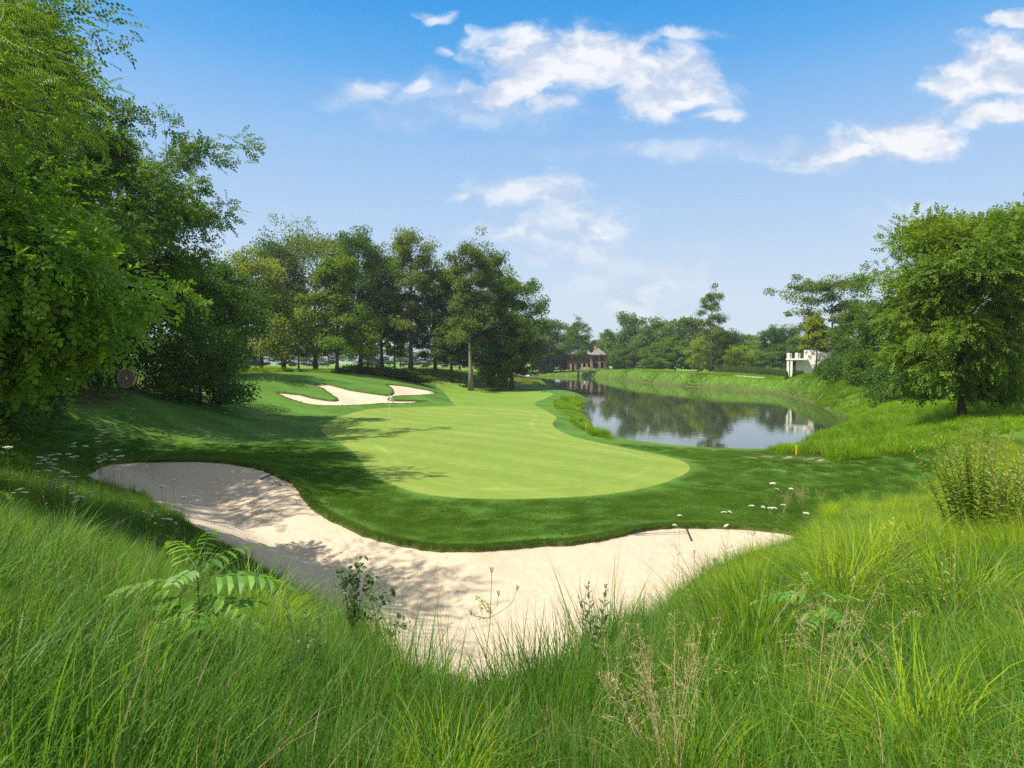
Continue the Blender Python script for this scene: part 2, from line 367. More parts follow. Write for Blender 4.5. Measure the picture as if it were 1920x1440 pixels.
def make_spray(leaf, n, lsize, zig=.18, droop=.12):
    parts = []
    for i in range(n):
        t = (i + .4) / n; side = 1 if i % 2 else -1
        p = (t, 0, -droop * t * t)
        parts.append((leaf, p, (rt.uniform(.35, .8), side * rt.uniform(.6, 1), rt.uniform(-.35, .15)), (rt.uniform(-.3, .3), side * -.2, 1), lsize * rt.uniform(.75, 1.15), rt.uniform(-.15, .15)))
    parts.append((leaf, (1, 0, -droop), (1, rt.uniform(-.2, .2), -.3), (0, 0, 1), lsize, .1))
    return sub_template(parts)
def make_pinnate(n, lsize, droop=.25, leaf=LEAF_L):
    parts = []
    for i in range(n):
        t = .12 + .85 * i / n; z = -droop * t * t
        for side in (1, -1):
            parts.append((leaf, (t, 0, z), (.45, side * .9, -.30 - .2 * t), (.1, side * .15, 1), lsize * (1 - .35 * abs(t - .5)) * rt.uniform(.85, 1.1), rt.uniform(-.1, .1)))
    parts.append((leaf, (.97, 0, -droop), (1, 0, -.5), (0, 0, 1), lsize, .1))
    return sub_template(parts)
SPRAYS = [make_spray(LEAF_Q, 8, .30) for _ in range(3)]
SPRAYB = [make_spray(LEAF_B, 7, .34, droop=.3) for _ in range(3)]
PINN = [make_pinnate(8, .27, d) for d in (.2, .35, .5)]

# ------------------------------------------------------------------ tags
def tag(o, label=None, cat=None, group=None, kind=None):
    if label: o['label'] = label
    if cat: o['category'] = cat
    if group: o['group'] = group
    if kind: o['kind'] = kind
    return o
def thing(name, loc, label, cat, group=None, rz=0):
    o = bpy.data.objects.new(name, None); COL.objects.link(o); o.location = [float(q) for q in loc]; o.rotation_euler = (0, 0, rz)
    o.empty_display_size = .2
    return tag(o, label, cat, group)
def copy_tree(src, loc, rz, scale, label, group=None):
    r = src.copy(); COL.objects.link(r); r.location = [float(q) for q in loc]; r.rotation_euler = (0, 0, rz); r.scale = scale
    r['label'] = label
    if group: r['group'] = group
    elif 'group' in r: del r['group']
    for ch in list(src.children):
        c = ch.copy(); COL.objects.link(c); c.parent = r
        for g in list(ch.children):
            d = g.copy(); COL.objects.link(d); d.parent = c
    return r

# ------------------------------------------------------------------ materials
def new_mat(name):
    m = bpy.data.materials.new(name); m.use_nodes = True; t = NT(m.node_tree); t.n.clear()
    out = t.node('ShaderNodeOutputMaterial'); return m, t, out
def plain(name, col, rough=.7, var=.15, scale=8, metal=0, spec=.4, bump=0):
    m, t, out = new_mat(name)
    co = t.node('ShaderNodeTexCoord').outputs['Object']
    n = t.noise(co, scale, 5, .6)
    c = t.mix(n, tuple(q * (1 - var) for q in col), tuple(min(1, q * (1 + var)) for q in col))
    p = t.node('ShaderNodeBsdfPrincipled'); t.put(p.inputs['Base Color'], c)
    p.inputs['Roughness'].default_value = rough; p.inputs['Metallic'].default_value = metal; p.inputs['Specular IOR Level'].default_value = spec
    if bump:
        b = t.node('ShaderNodeBump'); b.inputs['Strength'].default_value = bump; b.inputs['Distance'].default_value = .02; t.put(b.inputs['Height'], n); t.put(p.inputs['Normal'], b.outputs[0])
    t.l.new(p.outputs[0], out.inputs[0]); return m
def foliage(name, dark, light, trans=.35, spec=.25, inst=False, dry=None, rough=.5):
    m, t, out = new_mat(name)
    v = t.attr('v')
    if inst:
        f = t.math('ADD', t.math('MULTIPLY', v, .5), t.math('MULTIPLY', t.attr('tone', 'INSTANCER'), .6), clamp=True)
    else:
        oi = t.node('ShaderNodeObjectInfo')
        f = t.math('ADD', v, t.math('MULTIPLY', t.math('SUBTRACT', oi.outputs['Random'], .5), .25), clamp=True)
    c = t.mix(f, dark, light)
    if dry: c = t.mix(t.math('GREATER_THAN', v, .955), c, dry)
    p = t.node('ShaderNodeBsdfPrincipled'); t.put(p.inputs['Base Color'], c)
    p.inputs['Roughness'].default_value = rough; p.inputs['Specular IOR Level'].default_value = spec
    tr = t.node('ShaderNodeBsdfTranslucent')
    t.put(tr.inputs['Color'], t.mix(1.0, c, (1.5, 1.35, .55), 'MULTIPLY'))
    mx = t.node('ShaderNodeMixShader'); mx.inputs[0].default_value = trans
    t.l.new(p.outputs[0], mx.inputs[1]); t.l.new(tr.outputs[0], mx.inputs[2]); t.l.new(mx.outputs[0], out.inputs[0])
    return m
M = {}
M['bark'] = plain('bark', (.085, .068, .052), .9, .5, 5, bump=.6)
M['bark_pale'] = plain('bark_pale', (.22, .195, .165), .9, .35, 4, bump=.5)
M['leaf_mid'] = foliage('leaf_mid', (.034, .095, .012), (.125, .220, .025), .42, .15)
M['leaf_grey'] = foliage('leaf_grey', (.060, .120, .024), (.180, .260, .044), .42, .15)
M['leaf_yellow'] = foliage('leaf_yellow', (.130, .205, .022), (.300, .380, .040), .45)
M['leaf_deep'] = foliage('leaf_deep', (.032, .090, .014), (.095, .190, .024), .38, .15)
M['leaf_bright'] = foliage('leaf_bright', (.085, .215, .020), (.230, .400, .040), .52, .3)
M['leaf_walnut'] = foliage('leaf_walnut', (.060, .150, .016), (.180, .300, .032), .48)
M['leaf_wood'] = foliage('leaf_wood', (.034, .095, .011), (.130, .235, .024), .45, .2)
M['leaf_maple'] = foliage('leaf_maple', (.042, .112, .010), (.190, .300, .024), .46, .2)
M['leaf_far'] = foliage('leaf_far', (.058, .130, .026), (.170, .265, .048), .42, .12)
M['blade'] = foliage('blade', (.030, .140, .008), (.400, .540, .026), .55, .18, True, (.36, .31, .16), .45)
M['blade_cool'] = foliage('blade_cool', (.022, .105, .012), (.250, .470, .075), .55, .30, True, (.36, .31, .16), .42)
M['blade_bank'] = foliage('blade_bank', (.080, .210, .010), (.270, .440, .022), .48, .2, True, (.30, .26, .12), .5)
M['blade_lawn'] = foliage('blade_lawn', (.036, .125, .010), (.130, .245, .024), .45, .12, True, (.26, .24, .13), .55)
M['blade_dry'] = foliage('blade_dry', (.20, .19, .07), (.40, .34, .15), .4, .1, True)
M['reed'] = foliage('reed', (.050, .110, .030), (.120, .190, .060), .35, .1, True)
M['petal'] = plain('petal', (.80, .82, .76), .8, .05)
M['stalk'] = plain('stalk', (.10, .17, .04), .7, .25, 30)
M['stalk_brown'] = plain('stalk_brown', (.20, .13, .07), .8, .3, 30)
M['seed'] = plain('seed', (.36, .30, .15), .85, .25, 40)
M['leaf_sapling'] = foliage('leaf_sapling', (.075, .210, .030), (.190, .380, .055), .4, .35)
M['leaf_weed'] = foliage('leaf_weed', (.130, .250, .030), (.310, .430, .070), .4, .3)
M['leaf_rose'] = foliage('leaf_rose', (.035, .085, .028), (.080, .150, .050), .35, .45)
M['leaf_gold'] = foliage('leaf_gold', (.34, .40, .07), (.52, .54, .12), .4)

# ------------------------------------------------------------------ ground sheets
def lawn_mat(name, kind):
    m, t, out = new_mat(name)
    co = t.node('ShaderNodeNewGeometry').outputs['Position']
    d = t.attr('edge'); tall = t.attr('tall')
    fine = t.noise(co, 24, 4, .7); mid = t.noise(co, 2.2, 5, .6); big = t.noise(co, .16, 4, .6); blot = t.noise(co, .75, 4, .62, .6)
    if kind == 'green':
        c = t.mix(t.rng(big, .35, .65), (.150, .225, .036), (.188, .260, .052))
        c = t.mix(t.rng(blot, .35, .75, 0, .55), c, (.130, .215, .026))
        c = t.mix(t.rng(mid, .45, .7, 0, .25), c, (.32, .40, .10))
        ring = t.math('SUBTRACT', t.rng(d, -2.0, -1.75), t.rng(d, -1.65, -1.4))      # hand-mown clean-up line
        c = t.mix(t.math('MULTIPLY', t.math('MULTIPLY', ring, t.rng(big, .35, .65)), .40), c, (.30, .38, .09))
        c = t.mix(t.rng(d, -1.35, -.95, 0, .45), c, (.190, .260, .040))
        mw = t.node('ShaderNodeTexWave', wave_type='BANDS', bands_direction='DIAGONAL'); t.put(mw.inputs[0], co); mw.inputs['Scale'].default_value = .16; mw.inputs['Distortion'].default_value = .8; mw.inputs['Detail'].default_value = 3
        c = t.mix(t.math('MULTIPLY', t.rng(mw.outputs[1], .35, .65), .38), c, (.125, .200, .028))
        c = t.mix(t.rng(fine, .45, .8, 0, .35), c, (.13, .22, .035))
        worn = t.math('MULTIPLY', t.rng(d, -1.6, -.2), t.rng(blot, .50, .68))
        c = t.mix(t.math('MULTIPLY', worn, .55), c, (.30, .27, .09))
        h = t.math('MULTIPLY', fine, .4); bd = .006
    elif kind == 'fairway':
        c = t.mix(t.rng(big, .35, .65), (.118, .205, .026), (.155, .245, .036))
        c = t.mix(t.rng(blot, .4, .7, 0, .5), c, (.145, .240, .035))
        h = fine; bd = .01
    else:
        c = t.mix(t.rng(blot, .25, .75), (.032, .112, .010), (.072, .165, .017))
        c = t.mix(t.rng(mid, .42, .72, 0, .45), c, (.110, .185, .024))
        c = t.mix(t.rng(big, .48, .66, 0, .75), c, (.022, .095, .012))
        c = t.mix(t.rng(fine, .3, .75, 0, .45), c, (.100, .155, .034))
        med = t.noise(co, .42, 5, .68, .8)
        c = t.mix(t.rng(med, .48, .62, 0, .5), c, (.085, .165, .022))
        c = t.mix(t.rng(med, .46, .34, 0, .5), c, (.022, .085, .010))
        wv = t.node('ShaderNodeTexWave', wave_type='BANDS', bands_direction='DIAGONAL'); t.put(wv.inputs[0], co)
        wv.inputs['Scale'].default_value = .085; wv.inputs['Distortion'].default_value = 5.5; wv.inputs['Detail'].default_value = 2.5; wv.inputs['Detail Scale'].default_value = .5
        c = t.mix(t.math('MULTIPLY', t.rng(wv.outputs[1], .55, .95), .60), c, (.085, .190, .032))
        # ground under unmown grass: thatch and earth
        th = t.mix(mid, (.060, .085, .022), (.105, .105, .045))
        c = t.mix(t.math('MULTIPLY', tall, t.rng(blot, .2, .6, .6, 1)), c, th)
        c = t.mix(t.attr('far'), c, t.mix(big, (.12, .22, .035), (.17, .28, .05)))
        c = t.mix(t.attr('meadow'), c, t.mix(t.math('MULTIPLY', t.rng(med, .30, .66), t.rng(mid, .2, .7, .6, 1)), (.030, .085, .010), (.135, .235, .026)))
        c = t.mix(t.math('MULTIPLY', t.attr('soil_shade'), t.rng(mid, .2, .6, .4, .8)), c, t.mix(fine, (.06, .055, .025), (.09, .09, .04)))
        h = t.math('ADD', t.math('MULTIPLY', fine, .7), t.math('MULTIPLY', mid, .8)); bd = .05
    p = t.node('ShaderNodeBsdfPrincipled'); t.put(p.inputs['Base Color'], c); p.inputs['Roughness'].default_value = .85; p.inputs['Specular IOR Level'].default_value = .12
    b = t.node('ShaderNodeBump'); b.inputs['Strength'].default_value = .7; b.inputs['Distance'].default_value = bd; t.put(b.inputs['Height'], h); t.put(p.inputs['Normal'], b.outputs[0])
    t.l.new(p.outputs[0], out.inputs[0]); return m
def sand_mat():
    m, t, out = new_mat('sand')
    co = t.node('ShaderNodeNewGeometry').outputs['Position']
    d = t.attr('edge')
    big = t.noise(co, .35, 4, .6, .5); mid = t.noise(co, 3.5, 5, .65); fine = t.noise(co, 90, 3, .7)
    c = t.mix(t.rng(big, .3, .7), (.46, .380, .285), (.54, .455, .35))
    c = t.mix(t.rng(mid, .5, .8, 0, .5), c, (.64, .57, .46))
    c = t.mix(t.rng(fine, .52, .8, 0, .5), c, (.36, .29, .20))
    wet = t.math('MULTIPLY', t.rng(d, -2.4, -.3), t.rng(big, .55, .75)); c = t.mix(t.math('MULTIPLY', wet, .6), c, (.42, .33, .22))
    # rake furrows run along the bunker
    wv = t.node('ShaderNodeTexWave', wave_type='BANDS', bands_direction='X'); 
    cx = t.node('ShaderNodeCombineXYZ'); t.put(cx.inputs[0], d); t.put(wv.inputs[0], t.vmath('ADD', cx.outputs[0], t.vmath('MULTIPLY', t.noise(co, .9, 2, .5, out=1), (.9, .9, .9))))
    wv.inputs['Scale'].default_value = 4.2; wv.inputs['Distortion'].default_value = 1.2; wv.inputs['Detail'].default_value = 2
    h = t.math('ADD', t.math('MULTIPLY', t.math('MULTIPLY', wv.outputs[1], t.rng(big, .42, .60)), .22), t.math('ADD', t.math('MULTIPLY', mid, 1.0), t.math('MULTIPLY', fine, .22)))
    p = t.node('ShaderNodeBsdfPrincipled'); t.put(p.inputs['Base Color'], c); p.inputs['Roughness'].default_value = .95; p.inputs['Specular IOR Level'].default_value = .1
    b = t.node('ShaderNodeBump'); b.inputs['Strength'].default_value = .9; b.inputs['Distance'].default_value = .045; t.put(b.inputs['Height'], h); t.put(p.inputs['Normal'], b.outputs[0])
    t.l.new(p.outputs[0], out.inputs[0]); return m
M['sand'] = sand_mat()
M['path'] = plain('path', (.42, .39, .34), .9, .15, 3)

def build_ground():
    pts = []
    r = 0.9; rs = []
    while r < 4000: rs.append(r); r *= 1.026 if r < 150 else 1.05
    for r in rs:
        th = np.concatenate([np.arange(-46, 46.01, .42 if r < 150 else .8), np.arange(50, 310.1, 4 if r < 400 else 6)])
        th = th + (0.2 if len(pts) % 2 else 0)
        q = np.stack([r * np.sin(np.radians(th)), r * np.cos(np.radians(th))], 1)
        pts.append(q)
    G = np.concatenate(pts + [np.array([[0.0, 0.0]])])
    lines = [GREEN, FAIR, BUNK, BACK, PATCH, POND]
    keep = np.ones(len(G), bool)
    for P in lines:
        d = np.abs(sdist(P, G[:, 0], G[:, 1])); rr = np.hypot(G[:, 0], G[:, 1])
        keep &= d > np.maximum(.05, rr * .004)
    G = G[keep]
    V = [G]; E = []; n = len(G)
    def inset(P, off):
        T = np.roll(P, -1, 0) - np.roll(P, 1, 0); T /= np.linalg.norm(T, axis=1)[:, None] + 1e-9
        N = np.stack([T[:, 1], -T[:, 0]], 1)
        area = (P[:, 0] * np.roll(P[:, 1], -1) - P[:, 1] * np.roll(P[:, 0], -1)).sum()
        return P + N * (-off if area > 0 else off)
    extra = [inset(BUNK, .07), inset(BACK, .08), inset(PATCH, .05)]
    for P in lines + extra:
        k = len(P); V.append(P); E += [(n + i, n + (i + 1) % k) for i in range(k)]; n += k
    for P, o in ((BUNK, .25), (BUNK, .6), (BUNK, -.15), (BUNK, -.4), (BACK, .4), (BACK, -.25), (POND, -.4), (POND, -1.0), (POND, -1.8), (POND, -2.8), (POND, .5), (POND, 1.5)):
        q = inset(P, o); d = sdist(P, q[:, 0], q[:, 1]); V.append(q[np.abs(d + o) < abs(o) * .3])
    A = np.concatenate(V)
    res = delaunay_2d_cdt([Vector((float(a), float(b))) for a, b in A], E, [], 0, 1e-5)
    xy = np.array([(v.x, v.y) for v in res[0]]); tri = np.array([f for f in res[2] if len(f) == 3], np.int64)
    z = full_h(xy[:, 0], xy[:, 1])
    c = xy[tri].mean(1); cx, cy = c[:, 0], c[:, 1]
    reg = np.zeros(len(tri), int)
    reg[sdist(FAIR, cx, cy) < 0] = 2
    reg[sdist(GREEN, cx, cy) < 0] = 1
    for k, (P, o) in enumerate(((BUNK, .066), (BACK, .072), (PATCH, .045))): reg[sdist(P, cx, cy) < -o] = 3 + k
    x, y = xy[:, 0], xy[:, 1]; r = np.hypot(x, y)
    soil_shade = np.zeros(len(x))
    for P in (BUNK, BACK, PATCH): d = sdist(P, x, y); soil_shade = np.maximum(soil_shade, (d < .03) * 1.0)
    d = sdist(POND, x, y); soil_shade = np.maximum(soil_shade, 1 - smooth((d - .15) / .8))  # pond band kept wide: grass shadow along the waterline put into the colour
    tall = np.maximum(1 - smooth((sdist(TALL, x, y) + .2) / .6), 1 - smooth((sdist(LEFTEDGE, x, y) + .5) / 1.5))
    dP = sdist(POND, x, y)
    meadow = np.maximum.reduce([1 - smooth(sdist(BANK, x, y) / 1.0) * ((y < 75) * 1.0) - (y >= 75) * 1.0, (1 - smooth((dP - 10) / 2)) * (y > 60) * ((x > 34 - .07 * y) | (y > 200)), 1 - smooth(sdist(TONGUE, x, y) / 1.0), 1 - smooth(sdist(REAR, x, y) / 3)])
    far = np.maximum(smooth((y - 150) / 60), smooth((dP - 10) / 3) * (y > 110) * (x > 10)) 
    dG = sdist(GREEN, x, y)
    mats = [lawn_mat('rough_grass', 'rough'), lawn_mat('green_turf', 'green'), lawn_mat('fairway_turf', 'fairway'), M['sand'], M['sand'], M['sand']]
    names = ['ground', 'putting_green', 'fairway', 'bunker_sand', 'bunker_sand', 'bunker_sand']
    labs = ['mown and unmown rolling grass ground of the golf course', 'smooth pale green putting surface with the flag', 'light mown fairway leading up behind the putting green',
            'wide curved pale sand bunker in the foreground', 'branching pale sand bunker behind the green', 'small sand patch beside the pond']
    edges = [None, dG, sdist(FAIR, x, y), sdist(BUNK, x, y), sdist(BACK, x, y), sdist(PATCH, x, y)]
    for k in range(6):
        f = tri[reg == k]; u, inv = np.unique(f, return_inverse=True); f = inv.reshape(-1, 3)
        a, b_, c_ = xy[u][f[:, 0]], xy[u][f[:, 1]], xy[u][f[:, 2]]
        cr = (b_ - a)[:, 0] * (c_ - a)[:, 1] - (b_ - a)[:, 1] * (c_ - a)[:, 0]
        f = np.where(cr[:, None] < 0, f[:, ::-1], f)
        mb = MB(); mb.add(np.column_stack([xy[u], z[u]]), f)
        o = mb.build(names[k], mats[k], None, True); tag(o, labs[k], None, None, 'structure')
        me = o.data
        for nm, arr in (('edge', edges[k] if edges[k] is not None else np.zeros(len(x))), ('tall', tall), ('meadow', meadow), ('far', far), ('soil_shade', soil_shade)):
            if k == 0 or nm == 'edge':
                q = me.attributes.new(nm, 'FLOAT', 'POINT'); q.data.foreach_set('value', arr[u].astype(np.float32))
build_ground()

def build_water():
    q = POND; c = q.mean(0)
    d = (q - np.roll(q, 1, 0)); 
    T = np.roll(q, -1, 0) - np.roll(q, 1, 0); T /= np.linalg.norm(T, axis=1)[:, None] + 1e-9
    N = np.stack([T[:, 1], -T[:, 0]], 1)
    area = (q[:, 0] * np.roll(q[:, 1], -1) - q[:, 1] * np.roll(q[:, 0], -1)).sum()
    P = q + N * (.35 if area > 0 else -.35)
    res = delaunay_2d_cdt([Vector((float(a), float(b))) for a, b in P], [(i, (i + 1) % len(P)) for i in range(len(P))], [], 1, 1e-5)
    V = np.array([(v.x, v.y, WATER) for v in res[0]]); f = np.array([t_ for t_ in res[2] if len(t_) == 3])
    a, b, c_ = V[f[:, 0]], V[f[:, 1]], V[f[:, 2]]; cr = (b - a)[:, 0] * (c_ - a)[:, 1] - (b - a)[:, 1] * (c_ - a)[:, 0]
    f = np.where(cr[:, None] < 0, f[:, ::-1], f)
    m, t, out = new_mat('water')
    co = t.node('ShaderNodeNewGeometry').outputs['Position']
    n1 = t.noise(t.vmath('MULTIPLY', co, (1, 1, 1)), 1.3, 3, .55); n2 = t.noise(co, .12, 3, .5)
    p = t.node('ShaderNodeBsdfPrincipled'); p.inputs['Base Color'].default_value = (.035, .045, .030, 1); p.inputs['Roughness'].default_value = .03
    p.inputs['IOR'].default_value = 1.45; p.inputs['Specular IOR Level'].default_value = .9
    b = t.node('ShaderNodeBump'); b.inputs['Strength'].default_value = .07; b.inputs['Distance'].default_value = .08
    t.put(b.inputs['Height'], t.math('MULTIPLY', n1, t.rng(n2, .35, .65, .35, 1))); t.put(p.inputs['Normal'], b.outputs[0]); t.l.new(p.outputs[0], out.inputs[0])
    mb = MB(); mb.add(V, f); o = mb.build('water', m); tag(o, 'still pond water mirroring trees and sky', None, None, 'structure')
build_water()

exec_order = []
# ------------------------------------------------------------------ grass scattering
PROTO = {}
def blade_tuft(name, mat, n, rad, lmin, lmax, wid, tilt, curl, seg=5, seed=0, dry=0.0, seedheads=0, cone=1.0):
    rn = np.random.RandomState(seed)
    az = rn.uniform(0, 2 * math.pi, n); rr = rad * np.sqrt(rn.uniform(0, 1, n))
    az2 = az + rn.normal(0, .6, n)
    L = rn.uniform(lmin, lmax, n); t0 = np.abs(rn.normal(0, tilt, n)) * (0.4 + cone * rr / rad); cu = rn.uniform(.25, 1, n) * curl
    W = wid * rn.uniform(.65, 1.25, n)
    px, py, pz = rr * np.cos(az), rr * np.sin(az), np.full(n, -.03)
    side = np.stack([-np.sin(az2 + rn.normal(0, .7, n)), np.cos(az2 + rn.normal(0, .7, n)), np.zeros(n)], 1)
    side = norm(side)
    V = []; ang = t0.copy()
    P = np.stack([px, py, pz], 1); D = np.stack([np.cos(az2), np.sin(az2), np.zeros(n)], 1)
    wprof = [.75, 1, .95, .8, .55, .3, .04] if seg >= 6 else ([.8, 1, .85, .5, .04] if seg == 4 else ([.8, 1, .9, .7, .4, .04] if seg == 5 else [.9, .8, .05]))
    for k in range(seg + 1):
        w = (W * wprof[min(k, len(wprof) - 1)])[:, None] * side * .5
        V.append(P - w); V.append(P + w)
        st = (L / seg)[:, None]
        P = P + st * (np.cos(ang)[:, None] * np.array([0, 0, 1.]) + np.sin(ang)[:, None] * D)
        ang = np.minimum(ang + cu / seg * (.5 + k / seg * 1.2), 2.5)
    V = np.stack(V, 1)                                    # n, 2(seg+1), 3
    k2 = 2 * (seg + 1)
    f = np.array([(2 * k, 2 * k + 1, 2 * k + 3, 2 * k + 2) for k in range(seg)])
    Fc = (f[None] + (np.arange(n) * k2)[:, None, None]).reshape(-1, 4)
    a = np.repeat(np.clip(rn.beta(2, 2, n) * .94, 0, 1), k2)
    if dry: msk = np.repeat(rn.uniform(0, 1, n) < dry, k2); a = np.where(msk, 1.0, a)
    mb = MB(); mb.add(V.reshape(-1, 3), Fc, 0, a)
    mats = [mat]
    if seedheads:
        mats.append(M['seed'])
        for i in range(seedheads):
            aa = rn.uniform(0, 6.28); ln = lmax * rn.uniform(1.0, 1.35); tl = rn.uniform(.05, .35)
            d = np.array([math.cos(aa), math.sin(aa), 0]); pts = []; p = np.array([0, 0, 0.]) + d * rad * rn.uniform(0, .6); an = tl * .4
            for k in range(8):
                pts.append(p.copy()); p = p + ln / 7 * (math.cos(an) * np.array([0, 0, 1]) + math.sin(an) * d); an += tl * .35 + .04
            vv, ff = tube_vf(pts, np.linspace(.0016, .0007, 8), 3, False); mb.add(vv, ff, 1)
            # panicle : little spikelets on short rays in the last third
            pts = np.array(pts); m_ = 34
            tt = rn.uniform(5.0, 7.0, m_); i0 = np.minimum(tt.astype(int), 6); base = pts[i0] + (pts[np.minimum(i0 + 1, 7)] - pts[i0]) * (tt - i0)[:, None]
            rd = norm(rn.normal(0, 1, (m_, 3))) ; ext = rn.uniform(.005, .045, m_)[:, None] * (1.15 - (tt - 5) / 2.2)[:, None]
            stamp(mb, *LEAF_L, base + rd * ext, norm(rd + np.array([0, 0, .8])), rn.normal(0, 1, (m_, 3)), rn.uniform(.008, .014, m_), 1)
    me_o = mb.build(name, mats); COL.objects.unlink(me_o)
    return me_o
def scatter(name, protos, xy, scale, tone, label, cat, zoff=0.0, tilt=.12, seed=1, hfun=None):
    rn = np.random.RandomState(seed); n = len(xy)
    z = full_h(xy[:, 0], xy[:, 1])
    c = bpy.data.collections.new(name + '_kinds')
    for p in protos: c.objects.link(p)
    me = bpy.data.meshes.new(name); me.vertices.add(n)
    me.vertices.foreach_set('co', np.column_stack([xy, z + zoff]).astype(np.float32).ravel())
    def att(nm, typ, arr, key='value'):
        a = me.attributes.new(nm, typ, 'POINT'); a.data.foreach_set(key, arr.ravel())
    rot = np.column_stack([rn.normal(0, tilt, n), rn.normal(0, tilt, n), rn.uniform(0, 6.283, n)]).astype(np.float32)
    att('rot', 'FLOAT_VECTOR', rot, 'vector'); att('scl', 'FLOAT', np.broadcast_to(scale, (n,)).astype(np.float32))
    att('tone', 'FLOAT', np.broadcast_to(tone, (n,)).astype(np.float32)); att('kind', 'INT', rn.randint(0, len(protos), n).astype(np.int32))
    o = bpy.data.objects.new(name, me); COL.objects.link(o); tag(o, label, cat, None, 'stuff')
    g = bpy.data.node_groups.new(name, 'GeometryNodeTree')
    g.interface.new_socket('Geometry', in_out='INPUT', socket_type='NodeSocketGeometry'); g.interface.new_socket('Geometry', in_out='OUTPUT', socket_type='NodeSocketGeometry')
    N = g.nodes; gi = N.new('NodeGroupInput'); go = N.new('NodeGroupOutput'); iop = N.new('GeometryNodeInstanceOnPoints'); ci = N.new('GeometryNodeCollectionInfo')
    ci.inputs[0].default_value = c; ci.inputs[1].default_value = True; ci.inputs[2].default_value = True
    def na(nm, typ):
        a = N.new('GeometryNodeInputNamedAttribute'); a.data_type = typ; a.inputs[0].default_value = nm
        return [s for s in a.outputs if s.enabled and s.name == 'Attribute'][0]
    L = g.links; L.new(gi.outputs[0], iop.inputs['Points']); L.new(ci.outputs[0], iop.inputs['Instance']); iop.inputs['Pick Instance'].default_value = True
    L.new(na('kind', 'INT'), iop.inputs['Instance Index']); L.new(na('rot', 'FLOAT_VECTOR'), iop.inputs['Rotation']); L.new(na('scl', 'FLOAT'), iop.inputs['Scale'])
    L.new(iop.outputs[0], go.inputs[0])
    md = o.modifiers.new('scatter', 'NODES'); md.node_group = g
    return o
def sample(poly, n, seed, rmin=1.4, rmax=1e9, dens=None, frus=True, holes=(), marg=0.0):
    """random ground points inside a polygon; dens(r) thins with distance; only where the photo could see"""
    rn = np.random.RandomState(seed); lo, hi = poly.min(0), poly.max(0); out = []
    hi = np.minimum(hi, rmax); lo = np.maximum(lo, -rmax)
    got = 0
    for _ in range(60):
        m = 60000
        P = np.stack([rn.uniform(lo[0], hi[0], m), rn.uniform(lo[1], hi[1], m)], 1)
        r = np.hypot(P[:, 0], P[:, 1]); k = (r > rmin) & (r < rmax)
        if frus: k &= (P[:, 1] > 0.3) & (np.abs(P[:, 0]) < P[:, 1] * 1.0 + 3.0)
        if dens is not None: k &= rn.uniform(0, 1, m) < dens(r)
        P = P[k]
        if len(P): P = P[sdist(poly, P[:, 0], P[:, 1]) < -marg]
        for h, mg in holes:
            if len(P): P = P[sdist(h, P[:, 0], P[:, 1]) > mg]
        out.append(P); got += len(P)
        if got >= n: break
    return np.concatenate(out)[:n]
def tone_of(P, seed=0): return np.clip(.45 + (fbm(P[:, 0] * .45, P[:, 1] * .45, seed, 3) - .44) * 2.0 + np.random.RandomState(seed).normal(0, .10, len(P)), 0, 1)

